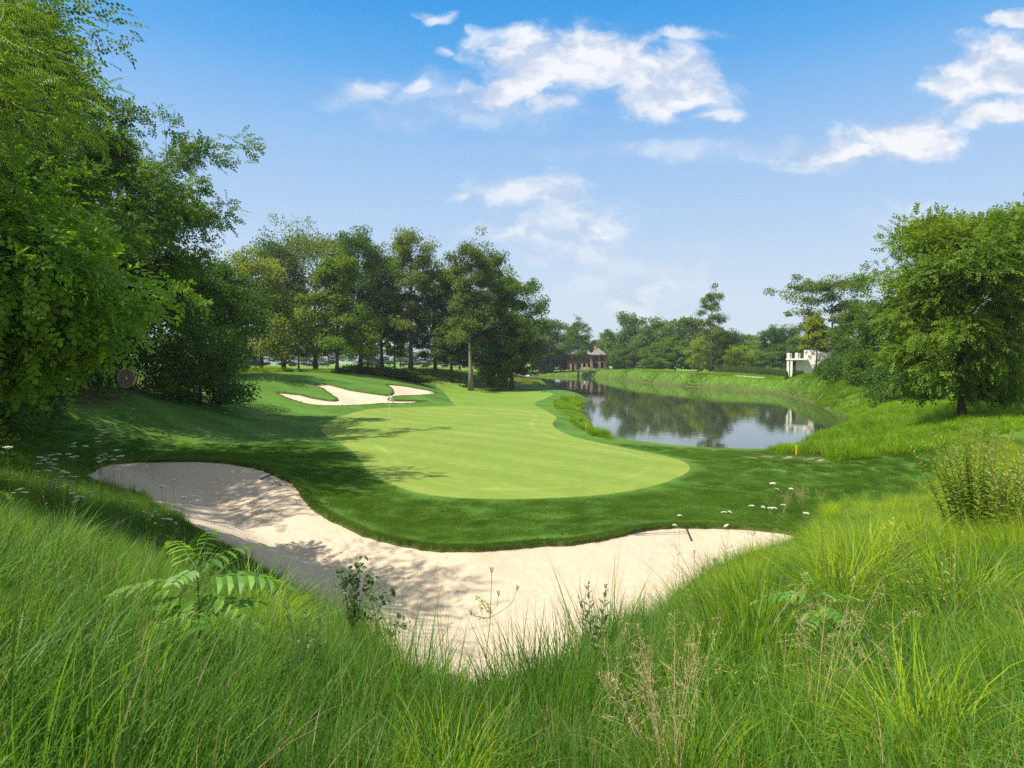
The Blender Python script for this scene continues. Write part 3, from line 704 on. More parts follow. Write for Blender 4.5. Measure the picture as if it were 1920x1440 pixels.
def grasses():
    lush = [blade_tuft('grass_tuft', M['blade'], 210, .17, .42, .88, .0078, .42, 3.0, 7, 10 + i, .02) for i in range(3)]
    upr = [blade_tuft('grass_tuft', M['blade'], 170, .15, .40, .80, .0055, .16, .8, 6, 20 + i, .03) for i in range(2)]
    sh = [blade_tuft('grass_tuft', M['blade'], 110, .14, .40, .80, .0050, .25, 1.4, 6, 30 + i, .04, 1) for i in range(1)]
    fine = [blade_tuft('grass_tuft', M['blade_cool'], 130, .30, .12, .40, .0045, .4, 1.2, 4, 40 + i, .06) for i in range(2)]
    # big arching clumps with room between them
    big_ = [blade_tuft('grass_clump', M['blade'], 400, .20, .55, 1.2, .0088, .75, 3.4, 8, 100 + i, .02, cone=1.4) for i in range(4)]
    bigc = [blade_tuft('grass_clump', M['blade_cool'], 380, .20, .55, 1.15, .0092, .75, 3.4, 8, 110 + i, .02, cone=1.4) for i in range(4)]
    C = sample(TALL, 9000, 41, 1.9, 17, lambda r: np.clip(8 / r, 0, 1), holes=((BUNK, .55),))
    keepc = []; rC = np.hypot(C[:, 0], C[:, 1])
    for i in range(len(C)):
        md = .80 + .015 * rC[i]
        if not keepc or np.min(np.hypot(C[keepc, 0] - C[i, 0], C[keepc, 1] - C[i, 1])) > md: keepc.append(i)
        if len(keepc) > 900: break
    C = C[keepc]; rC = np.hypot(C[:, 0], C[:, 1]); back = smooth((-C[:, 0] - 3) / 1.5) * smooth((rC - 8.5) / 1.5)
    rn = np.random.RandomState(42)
    csc = rn.uniform(.62, 1.2, len(C)) * (.70 + .30 * smooth((rC - 1.8) / 2)) * (1 - .5 * back); ctn = np.clip(rn.uniform(-.1, .8, len(C)) + .50 * smooth((C[:, 0] - .5) / 4) - .3 * back, 0, 1)  # tone rises to the right: sunlight put into the colour, besides species difference
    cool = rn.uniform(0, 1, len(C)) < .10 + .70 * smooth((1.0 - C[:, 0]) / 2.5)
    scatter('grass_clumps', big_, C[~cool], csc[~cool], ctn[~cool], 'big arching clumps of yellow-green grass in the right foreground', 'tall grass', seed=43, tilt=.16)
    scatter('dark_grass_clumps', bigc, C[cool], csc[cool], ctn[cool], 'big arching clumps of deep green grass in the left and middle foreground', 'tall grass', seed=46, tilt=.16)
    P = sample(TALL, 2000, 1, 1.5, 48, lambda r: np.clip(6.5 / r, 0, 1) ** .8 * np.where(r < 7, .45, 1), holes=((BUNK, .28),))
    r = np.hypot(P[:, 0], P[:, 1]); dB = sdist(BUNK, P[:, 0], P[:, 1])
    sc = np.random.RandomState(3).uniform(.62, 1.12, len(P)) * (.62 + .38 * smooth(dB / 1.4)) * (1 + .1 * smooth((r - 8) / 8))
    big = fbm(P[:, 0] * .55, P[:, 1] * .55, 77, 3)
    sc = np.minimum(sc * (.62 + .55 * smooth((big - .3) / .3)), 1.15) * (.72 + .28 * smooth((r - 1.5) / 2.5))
    tn = np.clip(tone_of(P, 5) + .60 * smooth((P[:, 0] - .3) / 3) - .16, 0, 1)  # right side yellower: painted sunlight together with a difference of species
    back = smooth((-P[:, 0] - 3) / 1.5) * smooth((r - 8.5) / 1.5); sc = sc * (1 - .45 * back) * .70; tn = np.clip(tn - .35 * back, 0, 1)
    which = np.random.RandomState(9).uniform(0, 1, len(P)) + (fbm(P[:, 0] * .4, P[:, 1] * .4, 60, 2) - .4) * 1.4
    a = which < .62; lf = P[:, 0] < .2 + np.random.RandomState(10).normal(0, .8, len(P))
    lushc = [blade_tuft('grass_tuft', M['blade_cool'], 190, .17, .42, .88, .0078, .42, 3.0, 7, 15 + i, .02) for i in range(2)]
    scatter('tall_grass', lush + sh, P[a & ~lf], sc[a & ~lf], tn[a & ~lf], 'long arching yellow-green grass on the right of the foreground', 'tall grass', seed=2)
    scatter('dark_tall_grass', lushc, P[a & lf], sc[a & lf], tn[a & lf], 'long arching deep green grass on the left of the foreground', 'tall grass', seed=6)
    rim_t = [blade_tuft('rim_tuft', M['blade_cool'], 16, .18, .45, .95, .0055, .16, .7, 6, 120 + i, .1) for i in range(3)]
    rn = np.random.RandomState(48); Pb = BUNK[BUNK[:, 1] < 12.5]; Q = Pb[rn.randint(0, len(Pb), 150)] + rn.normal(0, .28, (150, 2)); Q = Q[(sdist(BUNK, Q[:, 0], Q[:, 1]) > -.12) & (np.hypot(Q[:, 0], Q[:, 1]) > 3)]
    scatter('rim_blades', rim_t, Q, rn.uniform(.6, 1.15, len(Q)), rn.uniform(0, .8, len(Q)), 'thin single grass blades standing up against the sand', 'tall grass', seed=49)
    scatter('upright_grass', upr, P[~a], sc[~a], tn[~a], 'upright finer unmown grass between the arching tufts', 'tall grass', seed=3)
    P = sample(TALL, 5200, 4, 1.2, 48, lambda r: np.clip(7 / r, 0, 1), holes=((BUNK, .12),))
    scatter('undergrowth_grass', fine, P, np.random.RandomState(4).uniform(.7, 1.3, len(P)), np.clip(tone_of(P, 8) - .5 + .5 * smooth((P[:, 0] - 1) / 3), 0, 1), 'short tangled grass below the long foreground blades', 'grass', seed=5)  # low tone paints dark hollows between clumps; sunlight painted in towards the right
    # lawn blades on the mown rough nearest the camera
    lawn = [blade_tuft('lawn_patch', M['blade_lawn'], 900, .50, .025, .06, .007, .5, .9, 2, 50 + i, .05, cone=0) for i in range(2)]
    box = np.array([(-30, 14), (20, 14), (24, 36), (-24, 40)])
    P = sample(box, 4600, 6, 12, 40, lambda r: np.clip(20 / r, 0, 1), holes=((BUNK, .33), (GREEN, .42), (TALL, -.3)))
    scatter('mown_grass', lawn, P, np.random.RandomState(7).uniform(.8, 1.2, len(P)), .45 + (tone_of(P, 9) - .45) * .45, 'short mown rough grass blades between bunker and green', 'grass', zoff=.004, seed=8, tilt=.012)
    # fringe hanging over the bunker edge
    rim = [blade_tuft('rim_patch', M['blade_lawn'], 90, .12, .06, .17, .007, .6, 1.3, 3, 60 + i, .12) for i in range(2)]
    rn = np.random.RandomState(12); pts = []
    for Pl, k in ((BUNK, 9), (BACK, 5)):
        T = np.roll(Pl, -1, 0) - Pl; T_ = norm(T); N = np.stack([T_[:, 1], -T_[:, 0]], 1); area = (Pl[:, 0] * np.roll(Pl[:, 1], -1) - Pl[:, 1] * np.roll(Pl[:, 0], -1)).sum()
        if area < 0: N = -N
        for _ in range(k): pts.append(Pl + T * rn.uniform(0, 1, (len(Pl), 1)) + N * rn.uniform(-.02, .22, (len(Pl), 1)))
    P = np.concatenate(pts)
    scatter('edge_grass', rim, P, rn.uniform(.5, 1.1, len(P)), tone_of(P, 3), 'ragged fringe of grass hanging over the bunker edges', 'grass', seed=13)
    # pond banks
    bk = [blade_tuft('bank_tuft', M['blade_bank'], 75, .30, .30, .75, .020, .32, 1.6, 4, 70 + i, .03) for i in range(3)]
    P = sample(BANK, 5200, 14, 25, 75, lambda r: np.clip(48 / r, 0, 1) ** 1.2, holes=((POND, .25), (PATCH, .35)))
    box = np.array([(-8, 60), (80, 60), (80, 285), (-8, 285)])
    Q = sample(box, 70000, 44, 60, 300, lambda r: np.clip(70 / r, 0, 1) ** .6, holes=((POND, .2), (GREEN, 6), (FAIR, 6)))
    dq = sdist(POND, Q[:, 0], Q[:, 1]); Q = Q[(dq < 11) & ((Q[:, 0] > 34 - .07 * Q[:, 1]) | (Q[:, 1] > 200))]
    P = np.concatenate([P, Q])
    r = np.hypot(P[:, 0], P[:, 1]); g_ = fbm(P[:, 0] * .12, P[:, 1] * .12, 31, 3)
    scatter('bank_grass', bk, P, np.random.RandomState(15).uniform(.55, 1.15, len(P)) * (.7 + .8 * smooth((g_ - .35) / .3)) * (1 - smooth((r - 55) / 70) * .5), np.clip(tone_of(P, 16) + .05 + (g_ - .45) * -1.2, 0, 1), 'soft unmown bright grass on the pond banks', 'tall grass', seed=16)
    P = sample(TONGUE, 900, 17, 25, 260, holes=((POND, .1), (FAIR, 1), (GREEN, 1.5)))
    scatter('shore_grass', bk, P, np.random.RandomState(18).uniform(.3, .75, len(P)) * (.5 + 1.1 * smooth((fbm(P[:, 0] * .5, P[:, 1] * .5, 3, 2) - .3) / .3)), tone_of(P, 19), 'long bright grass on the little headland beside the green', 'tall grass', seed=20)
    dryp = [blade_tuft('meadow_tuft', M['blade_bank'], 60, .35, .35, .8, .03, .3, 1.0, 3, 80 + i, .1) for i in range(2)]
    dry2 = [blade_tuft('dry_tuft', M['blade_dry'], 60, .35, .25, .6, .03, .3, .8, 3, 84 + i) for i in range(2)]
    P = sample(REAR, 5200, 21, 40, 200, frus=False)
    ri = P[:, 0] / P[:, 1] > -.16
    k = np.random.RandomState(22).uniform(0, 1, len(P)) < np.where(ri, .75, .12)
    scatter('meadow_grass', dryp, P[~k], np.random.RandomState(23).uniform(.7, 1.5, (~k).sum()), tone_of(P[~k], 24), 'bright meadow grass below the middle trees', 'tall grass', seed=25)
    scatter('dry_grass', dry2, P[k], np.random.RandomState(26).uniform(.6, 1.1, k.sum()), tone_of(P[k], 27), 'straw coloured dry grass below the middle trees', 'tall grass', seed=28)
    P = sample(LEFTEDGE, 1500, 29, 10, 110, lambda r: np.clip(22 / r, 0, 1), frus=False)
    P = P[(sdist(LEFTEDGE, P[:, 0], P[:, 1]) > -5)]
    scatter('verge_grass', dryp + dry2, P, np.random.RandomState(30).uniform(.4, .9, len(P)), tone_of(P, 33) * .5, 'scruffy brownish grass along the foot of the left trees', 'tall grass', seed=34)
    reed = [blade_tuft('reed_tuft', M['reed'], 50, .5, 1.4, 2.1, .05, .10, .3, 3, 90 + i) for i in range(2)]
    a, b = at(1358, 699, 158), at(1500, 702, 128)
    rn = np.random.RandomState(35); t = rn.uniform(0, 1, (900, 1)); P = a[:2] * (1 - t) + b[:2] * t + rn.uniform(-2.2, 2.2, (900, 2))
    scatter('reeds', reed, P, rn.uniform(.7, 1.05, 900), tone_of(P, 36), 'long low band of green reeds beyond the pond', 'reeds', seed=37)
grasses()
# ------------------------------------------------------------------ trees
def profile(kind, t):
    """crown radius factor at relative crown height t"""
    if kind == 'oval': return max(.12, math.sin(math.pi * min(.98, (t * .86 + .10))) ** .7)
    if kind == 'round': return max(.15, math.sqrt(max(0, 1 - (2 * t - .95) ** 2)))
    if kind == 'tall': return (.80 + .20 * math.sin(t * 6.3 + .6)) * (1 - .50 * t ** 4)
    if kind == 'cone': return max(.08, 1.02 - t * .93)
    if kind == 'umbrella': return .45 + .6 * math.sin(math.pi * min(1, t * .75)) if t < .93 else .4
    if kind == 'vase': return .35 + .65 * min(1, t * 1.6) if t < .8 else .9 - (t - .8) * 2
    return 1
def make_tree(name, label, cat, base, H, Rc, kind='oval', h0=.22, seed=1, leaf=LEAF_Q, lsize=.3, nleaf=14000, mat='leaf_mid', bark='bark', trunk_r=None, nl=18, clump=None,
              lean=(0, 0), up=.45, flat=.75, group=None, twig=False, sub=4, trunks=1, density_top=1.0, sparse=0.0, mixmat=None, droop=0.0, accent=0.0, asym=None):
    rn = np.random.RandomState(seed); rr = random.Random(seed)
    root = thing(name, base, label, cat, group)
    tb = MB(); tips = []; tr = trunk_r or H * .013
    cl = clump or Rc * .24
    for ti in range(trunks):
        n = 9; off = np.array([0, 0, 0.]) if ti == 0 else np.array([rr.uniform(-1, 1), rr.uniform(-.6, .6), 0]) * tr * 4
        P = []
        wx, wy = rr.uniform(0, 6), rr.uniform(0, 6)
        for i in range(n):
            t = i / (n - 1); P.append(off + np.array([lean[0] * t * H + math.sin(wx + t * 4) * .018 * H * t, lean[1] * t * H + math.sin(wy + t * 3.4) * .018 * H * t, t * H * .86 - (.25 if i == 0 else 0)]))
        P = np.array(P)
        rad = tr * (1 - np.linspace(0, 1, n) * .88); rad[0] *= 1.5
        v, f = tube_vf(P, rad, 8); tb.add(v, f)
        def trunk_at(h):
            q = min(.999, max(0, h)) * (n - 1); i = int(q); return P[i] + (P[min(i + 1, n - 1)] - P[i]) * (q - i)
        for i in range(nl // trunks):
            t = ((i + .5 + rr.uniform(-.3, .3)) / (nl // trunks)); hf = h0 + (1 - h0) * t
            az = i * 2.39996 + rr.uniform(-.5, .5) + ti
            rad_h = Rc * profile(kind, t) * rr.choice((rr.uniform(.45, .8), rr.uniform(.8, 1.25), rr.uniform(.85, 1.1)))
            if asym: rad_h *= 1 + asym[1] * math.cos(az - asym[0])
            if sparse and rr.random() < sparse: rad_h *= .45
            st = trunk_at(max(.08, hf * (1 - .10) - .16 * (1 - t) * 0))
            rise = up * (.25 + 1.0 * t) * rad_h - droop * rad_h * (1 - t)
            d = np.array([math.cos(az), math.sin(az), 0])
            L = [st + d * rad_h * s + np.array([0, 0, rise * (s ** .8) + math.sin(s * 3.1) * .05 * rad_h + rr.uniform(-.04, .04) * rad_h]) for s in (0, .25, .5, .75, 1)]
            lr = tr * .42 * (1 - .7 * t)
            v, f = tube_vf(L, np.linspace(lr, lr * .18, 5), 5); tb.add(v, f)
            tips.append((L[4], d)); tips.append((L[3], d))
            if rad_h > Rc * .5: tips.append((L[2] + np.array([0, 0, .04 * Rc]), d))
            for k in range(sub):
                s = rr.uniform(.3, .95); q = s * 4; j = min(3, int(q)); b = L[j] + (L[j + 1] - L[j]) * (q - j)
                a2 = az + rr.choice((-1, 1)) * rr.uniform(.4, 1.2); ln = rad_h * rr.uniform(.22, .42)
                e = b + np.array([math.cos(a2) * ln, math.sin(a2) * ln, ln * rr.uniform(-.25, .75)])
                m = (b + e) / 2 + np.array([0, 0, .06 * ln])
                v, f = tube_vf([b, m, e], [lr * .35, lr * .22, lr * .08], 4, False); tb.add(v, f)
                tips.append((e, norm(e - b)))
        for q_ in range(3): tips.append((trunk_at(1) + np.array([rr.uniform(-.25, .25) * Rc, rr.uniform(-.25, .25) * Rc, rr.uniform(-.05, .055) * H]), np.array([0, 0, 1.])))
        tips.append((trunk_at(.93), np.array([0, 0, 1.])))
    tb.build('trunk', M[bark], root, True)
    T = np.array([t[0] for t in tips]); D = norm(np.array([t[1] for t in tips])); nt = len(T)
    cen = np.array([lean[0] * H * .6, lean[1] * H * .6, H * (h0 + 1) / 2])
    wgt = rn.uniform(.45, 1.5, nt); idx = rn.choice(nt, nleaf, p=wgt / wgt.sum())
    csz = cl * rn.uniform(.6, 1.25, nt)
    dirs = norm(rn.normal(0, 1, (nleaf, 3))); rad = rn.uniform(0, 1, nleaf) ** .45
    loc = dirs * rad[:, None] * np.array([1, 1, flat])
    if droop: loc[:, 2] -= droop * np.abs(rn.normal(0, .5, nleaf))
    P = T[idx] + loc * csz[idx][:, None]
    keep = P[:, 2] > .15; P, dirs, idx = P[keep], dirs[keep], idx[keep]; n = len(P)
    outw = norm(P - cen)
    nor = norm(np.array([0, 0, .6]) + dirs * .8 + outw * .6 + rn.normal(0, .38, (n, 3)))
    ax = norm(outw * .8 + dirs * .5 + rn.normal(0, .55, (n, 3)) + np.array([0, 0, -.25]))
    cv = rn.normal(.5, .13, nt)[idx] + rn.normal(0, .13, n)
    if accent: cv = cv + accent * (rn.uniform(0, 1, nt) < .3)[idx]
    cv = np.clip(cv, 0, 1)
    mb = MB(); sz = lsize * rn.uniform(.7, 1.3, n)
    if twig:
        tpl = leaf; g = rn.randint(0, len(tpl), n)
        for k in range(len(tpl)):
            s = g == k; stamp(mb, tpl[k][0], tpl[k][1], P[s], ax[s], nor[s], sz[s], 0, cv[s], tpl[k][2])
    else:
        stamp(mb, leaf[0], leaf[1], P, ax, nor, sz, 0, cv)
    mb.build('crown', M[mat], root)
    return root
def gz(x, y): return float(full_h(np.array([float(x)]), np.array([float(y)]), False)[0])
def place(px, depth):
    x = (px - 960) / F * depth * (math.cos(PITCH)); return x, depth
def tree_at(px, top, depth, wpx, label, sink=0.0, **kw):
    """tree whose trunk stands at the given direction and distance; height and spread from its apparent size"""
    x = (px - 960) / F * depth; z = gz(x, depth) - sink
    H = CAMZ + (680 - top) / F * depth - z
    name = kw.pop('name', 'tree'); cat = kw.pop('cat', 'tree')
    return make_tree(name, label, cat, (x, depth, z), H, wpx / 2 / F * depth, **kw)
def make_shrub(label, base, rx, ry, h, seed, mat='leaf_deep', n=3500, lsize=.22, leaf=LEAF_Q, twig=False, group=None, name='shrub', cat='shrub'):
    rn = np.random.RandomState(seed); root = thing(name, base, label, cat, group)
    nc = 26; a = rn.uniform(0, 6.283, nc); e = np.abs(rn.normal(0, 1, nc)); el = np.arctan(e)
    q = rn.uniform(.55, .95, nc)
    C = np.stack([np.cos(a) * np.cos(el) * rx * q, np.sin(a) * np.cos(el) * ry * q, np.sin(el) * h * q * .9 + .1 * h], 1)
    sb = MB()
    for c in C[:10]:
        v, f = tube_vf([(0, 0, -.1), c * .5 + np.array([0, 0, .1 * h]), c], [.05 * h * .3, .03 * h * .3, .01 * h], 4, False); sb.add(v, f)
    sb.build('stem', M['bark'], root)
    idx = rn.randint(0, nc, n); d = norm(rn.normal(0, 1, (n, 3))); cs = np.array([rx, ry, h]) * .30
    P = C[idx] + d * (rn.uniform(0, 1, n) ** .4)[:, None] * cs * rn.uniform(.7, 1.2, nc)[idx][:, None]
    P[:, 2] = np.abs(P[:, 2])
    nor = norm(np.array([0, 0, .8]) + d * .7 + rn.normal(0, .4, (n, 3))); ax = norm(d + rn.normal(0, .6, (n, 3)))
    cv = np.clip(rn.normal(.5, .15, nc)[idx] + rn.normal(0, .13, n), 0, 1); mb = MB(); sz = lsize * rn.uniform(.7, 1.3, n)
    if twig:
        g = rn.randint(0, len(leaf), n)
        for k in range(len(leaf)): s = g == k; stamp(mb, leaf[k][0], leaf[k][1], P[s], ax[s], nor[s], sz[s], 0, cv[s], leaf[k][2])
    else: stamp(mb, leaf[0], leaf[1], P, ax, nor, sz, 0, cv)
    mb.build('foliage', M[mat], root)
    return root

def left_wood():
    # big wall of trees on the left, nearest first
    make_tree('walnut_tree', 'nearest tree at the left edge with long drooping feathery leaves', 'tree', (-12.2, 9.8, gz(-12.2, 9.8)), 10.2, 4.1, 'round', .36, 101, PINN, .42, 9500, 'leaf_walnut', nl=34, sub=5, clump=1.3, twig=True, droop=.15, up=.35, trunk_r=.22)
    make_tree('broadleaf_tree', 'small tree with large bright heart-shaped leaves in front of the dark left wood', 'tree', (-10.9, 12.2, gz(-10.9, 12.2)), 6.6, 2.0, 'round', .46, 102, SPRAYB, .38, 4200, 'leaf_bright', nl=26, sub=5, clump=.75, twig=True, droop=.05, up=.2, trunk_r=.12, lean=(.22, 0))
    make_tree('tall_tree', 'tall dark tree rising past the top of the photo behind the bright broadleaf tree', 'tree', (-24.8, 25, gz(-24.8, 25)), 21, 7.0, 'oval', .14, 103, SPRAYS, .62, 17000, 'leaf_wood', nl=34, sub=5, clump=1.6, twig=True, up=.4, asym=(0, .1))
    make_tree('elm_tree', 'dark ragged upswept tree against the sky at the right end of the left wood', 'tree', (-28.8, 42, gz(-28.8, 42)), 18.8, 7.2, 'vase', .22, 104, SPRAYS, .68, 11500, 'leaf_wood', nl=30, sub=5, clump=1.35, twig=True, up=.62, asym=(0, .22), sparse=.2)
    make_tree('hornbeam_tree', 'low-branched dense dark green tree right of the reel at the wood edge', 'tree', (-26.5, 52, gz(-26.5, 52)), 13.2, 5.6, 'oval', .03, 105, LEAF_Q, .26, 22000, 'leaf_deep', nl=34, sub=4, clump=1.3, droop=.3, up=.15)
    make_tree('tree', 'light green tree seen between the tall dark tree and the ragged elm', 'tree', (-31, 46, gz(-31, 46)), 15.6, 6.5, 'oval', .12, 106, LEAF_Q, .26, 22000, 'leaf_maple', nl=30, sub=4, clump=1.6)
    make_tree('tree', 'deep shaded tree filling the gap behind the wooden reel', 'tree', (-34, 36, gz(-34, 36)), 15, 7, 'round', .04, 107, LEAF_Q, .28, 22000, 'leaf_deep', nl=34, sub=4, clump=1.8)
    make_tree('tree', 'shaded tree just behind the nearest walnut at the far left', 'tree', (-21.0, 18, gz(-21.0, 18)), 14, 5.6, 'round', .04, 108, SPRAYS, .55, 5200, 'leaf_deep', nl=32, sub=5, clump=1.4, twig=True)
    make_tree('tree', 'narrow dark tree at the far right tip of the left wood', 'tree', (-36, 76, gz(-36, 76)), 16, 5.6, 'oval', .06, 109, LEAF_Q, .30, 16000, 'leaf_deep', nl=28, sub=4, clump=1.5)
    for i, (x, y, rx, h, mt, lb) in enumerate([
        (-18.4, 20, 2.6, 3.0, 'leaf_deep', 'dark shrub at the left edge beyond the broadleaf tree'), (-21.6, 25, 2.8, 2.9, 'leaf_deep', 'dark shrub left of the wooden reel'),
        (-24.0, 29.5, 2.6, 3.2, 'leaf_deep', 'tall dark shrub behind the left side of the wooden reel'), (-27.2, 37.5, 3.2, 4.0, 'leaf_deep', 'large dark shrub just right of the wooden reel'),
        (-27.8, 45, 3.2, 3.6, 'leaf_deep', 'dark shrub under the ragged elm'), (-29.6, 56, 3.6, 4.2, 'leaf_mid', 'round shrub under the dense hornbeam'),
        (-33.5, 67, 3.6, 3.4, 'leaf_mid', 'last shrub of the wood edge beside the bright meadow'), (-15.0, 15.2, 1.8, 1.7, 'leaf_mid', 'low leafy shrub at the left edge near the white wildflowers'),


        (-15.2, 9.5, 2.6, 3.2, 'leaf_deep', 'dark shrub under the walnut at the left edge')]):
        make_shrub(lb, (x, y, gz(x, y) - .1), rx, rx, h, 120 + i, mt, 7000, .17)
left_wood()

def middle_trees():
    G = 'tall trees behind the green'
    L = [(490, 474, 100, 122, 'leaf_yellow', 'tall', .10, 'bright yellow-green tree at the left end of the middle group', {}),
         (532, 440, 120, 122, 'leaf_mid', 'tall', .16, 'dark upright tree right behind the yellow-green tree of the middle group', {}),
         (592, 421, 122, 130, 'leaf_grey', 'umbrella', .12, 'layered flat-boughed tree with a broad top, third from left in the middle group', {}),
         (632, 470, 98, 110, 'leaf_maple', 'tall', .14, 'slim tree in front of the middle group above the left end of the dark hedge', {}),
         (676, 426, 120, 112, 'leaf_deep', 'oval', .12, 'dense dark green pointed tree with several spires in the middle group', {'up': .8}),
         (716, 462, 126, 96, 'leaf_mid', 'tall', .22, 'dark tree between the dense spired tree and the high open-crowned oak', {}),
         (770, 415, 120, 104, 'leaf_grey', 'tall', .26, 'high open-crowned oak left of the gap of sky in the middle group', {'sparse': .25}),
         (816, 492, 126, 86, 'leaf_deep', 'oval', .10, 'lower dark tree filling below the gap of sky in the middle group', {}),
         (846, 505, 118, 78, 'leaf_mid', 'tall', .12, 'slender dark tree left of the pale-trunked oak', {}),
         (883, 434, 110, 106, 'leaf_grey', 'tall', .30, 'tall oak with a pale straight trunk and thin leafy top', {'bark': 'bark_pale', 'sparse': .3}),
         (924, 452, 122, 92, 'leaf_mid', 'tall', .10, 'dark tree right behind the pale-trunked oak', {}),
         (960, 503, 114, 92, 'leaf_maple', 'oval', .14, 'rightmost large tree of the middle group with sunlit leaves on its right shoulder', {'asym': (0, .25)}),
         (935, 590, 112, 70, 'leaf_deep', 'oval', .03, 'low dark tree under the rightmost large tree of the middle group', {}),
         (968, 626, 146, 40, 'leaf_deep', 'round', .30, 'small round dark tree beside the pond path', {})]
    for i, (px, top, d, w, mt, kd, h0, lb, kw) in enumerate(L):
        w *= 1.2; top -= 24; h0 = h0 + .03
        d_ = d; w_m = w / 2 / F * d
        tree_at(px, top, d, w, lb, seed=200 + i, kind=kd, h0=h0, mat=mt, group=None, nleaf=int(16500 + w_m * 1200), lsize=.36, nl=34, sub=4, clump=w_m * .26, name='tree', **kw)
    for i, (px, top, d, w, mt, lb) in enumerate([(430, 478, 140, 70, 'leaf_far', 'far hazy tree in the gap left of the middle group'), (398, 505, 128, 90, 'leaf_mid', 'far tree behind the park shelter at the wood end'),
                                                 (458, 512, 150, 60, 'leaf_far', 'slim far tree just left of the yellow-green tree'), (350, 440, 118, 110, 'leaf_mid', 'far tree half hidden behind the dense hornbeam')]):
        tree_at(px, top, d, w, lb, seed=240 + i, kind='oval', h0=.12, mat=mt, nleaf=12000, lsize=.42, nl=26, sub=4)
    # trunks of the wood seen behind the first row
    for i, (px, top, d, w) in enumerate([(560, 560, 150, 60), (690, 545, 150, 70), (740, 560, 148, 60), (862, 560, 150, 66), (905, 565, 150, 60)]):
        tree_at(px, top, d, w, ['shorter back row tree between the two left oaks of the middle group', 'shorter back row tree behind the dense spired tree', 'shorter back row tree behind the open-crowned oak',
                                'shorter back row tree left behind the pale trunk', 'shorter back row tree right behind the pale trunk'][i], seed=260 + i, kind='oval', h0=.25, mat='leaf_mid', nleaf=9000, lsize=.45, nl=22, sub=3)
    # hedge-like dark scrub at the foot of the middle group
    for i, (px, d, rx, h, lb) in enumerate([(668, 103, 3.6, 1.6, 'first dark bramble mound at the left end of the scrub behind the bunkers'), (705, 104, 4.2, 1.9, 'second dark bramble mound of the scrub behind the bunkers'),
                                            (742, 105, 4.2, 1.8, 'third dark bramble mound of the scrub behind the bunkers'), (772, 107, 3.6, 1.3, 'last low bramble mound where the straw coloured grass begins')]):
        x = (px - 960) / F * d; make_shrub(lb, (x, d, gz(x, d) - .1), rx, 1.6, h, 280 + i, 'leaf_deep', 5200, .26)
    # bare tree beside the shelter
    x, d = (441 - 960) / F * 100, 100.0; root = thing('bare_tree', (x, d, gz(x, d)), 'thin nearly bare tree with grey branches in front of the park shelter', 'tree')
    tb = MB(); rr = random.Random(4)
    P = [(0, 0, -.2), (.1, 0, 3), (0, .1, 6), (.15, 0, 9), (.1, 0, 12)]; v, f = tube_vf(P, [.16, .13, .11, .07, .02], 7); tb.add(v, f)
    for k in range(13):
        h = rr.uniform(2.5, 11); a = rr.uniform(0, 6.28); ln = rr.uniform(1.2, 3.2)
        q = [(.08, 0, h), (.5 * ln * math.cos(a), .5 * ln * math.sin(a), h + rr.uniform(-.1, .7)), (ln * math.cos(a), ln * math.sin(a), h + rr.uniform(.2, 1.8))]
        v, f = tube_vf(q, [.07, .045, .012], 5, False); tb.add(v, f)
    v, f = tube_vf([(0, 0, 3.9), (-1.2, 0, 3.0), (-2.6, 0, 3.4), (-4.3, 0, 4.6)], [.09, .08, .06, .02], 6, False); tb.add(v, f)
    tb.build('trunk', M['bark_pale'], root, True)
    rn = np.random.RandomState(8); n = 500; mb = MB(); c = np.stack([rn.normal(0, 1.6, n), rn.normal(0, 1.4, n), rn.uniform(5, 12.5, n)], 1)
    stamp(mb, *LEAF_Q, c, rn.normal(0, 1, (n, 3)), rn.normal(0, .4, (n, 3)) + np.array([0, 0, 1]), .25, 0, rn.uniform(0, 1, n)); mb.build('crown', M['leaf_grey'], root)
middle_trees()

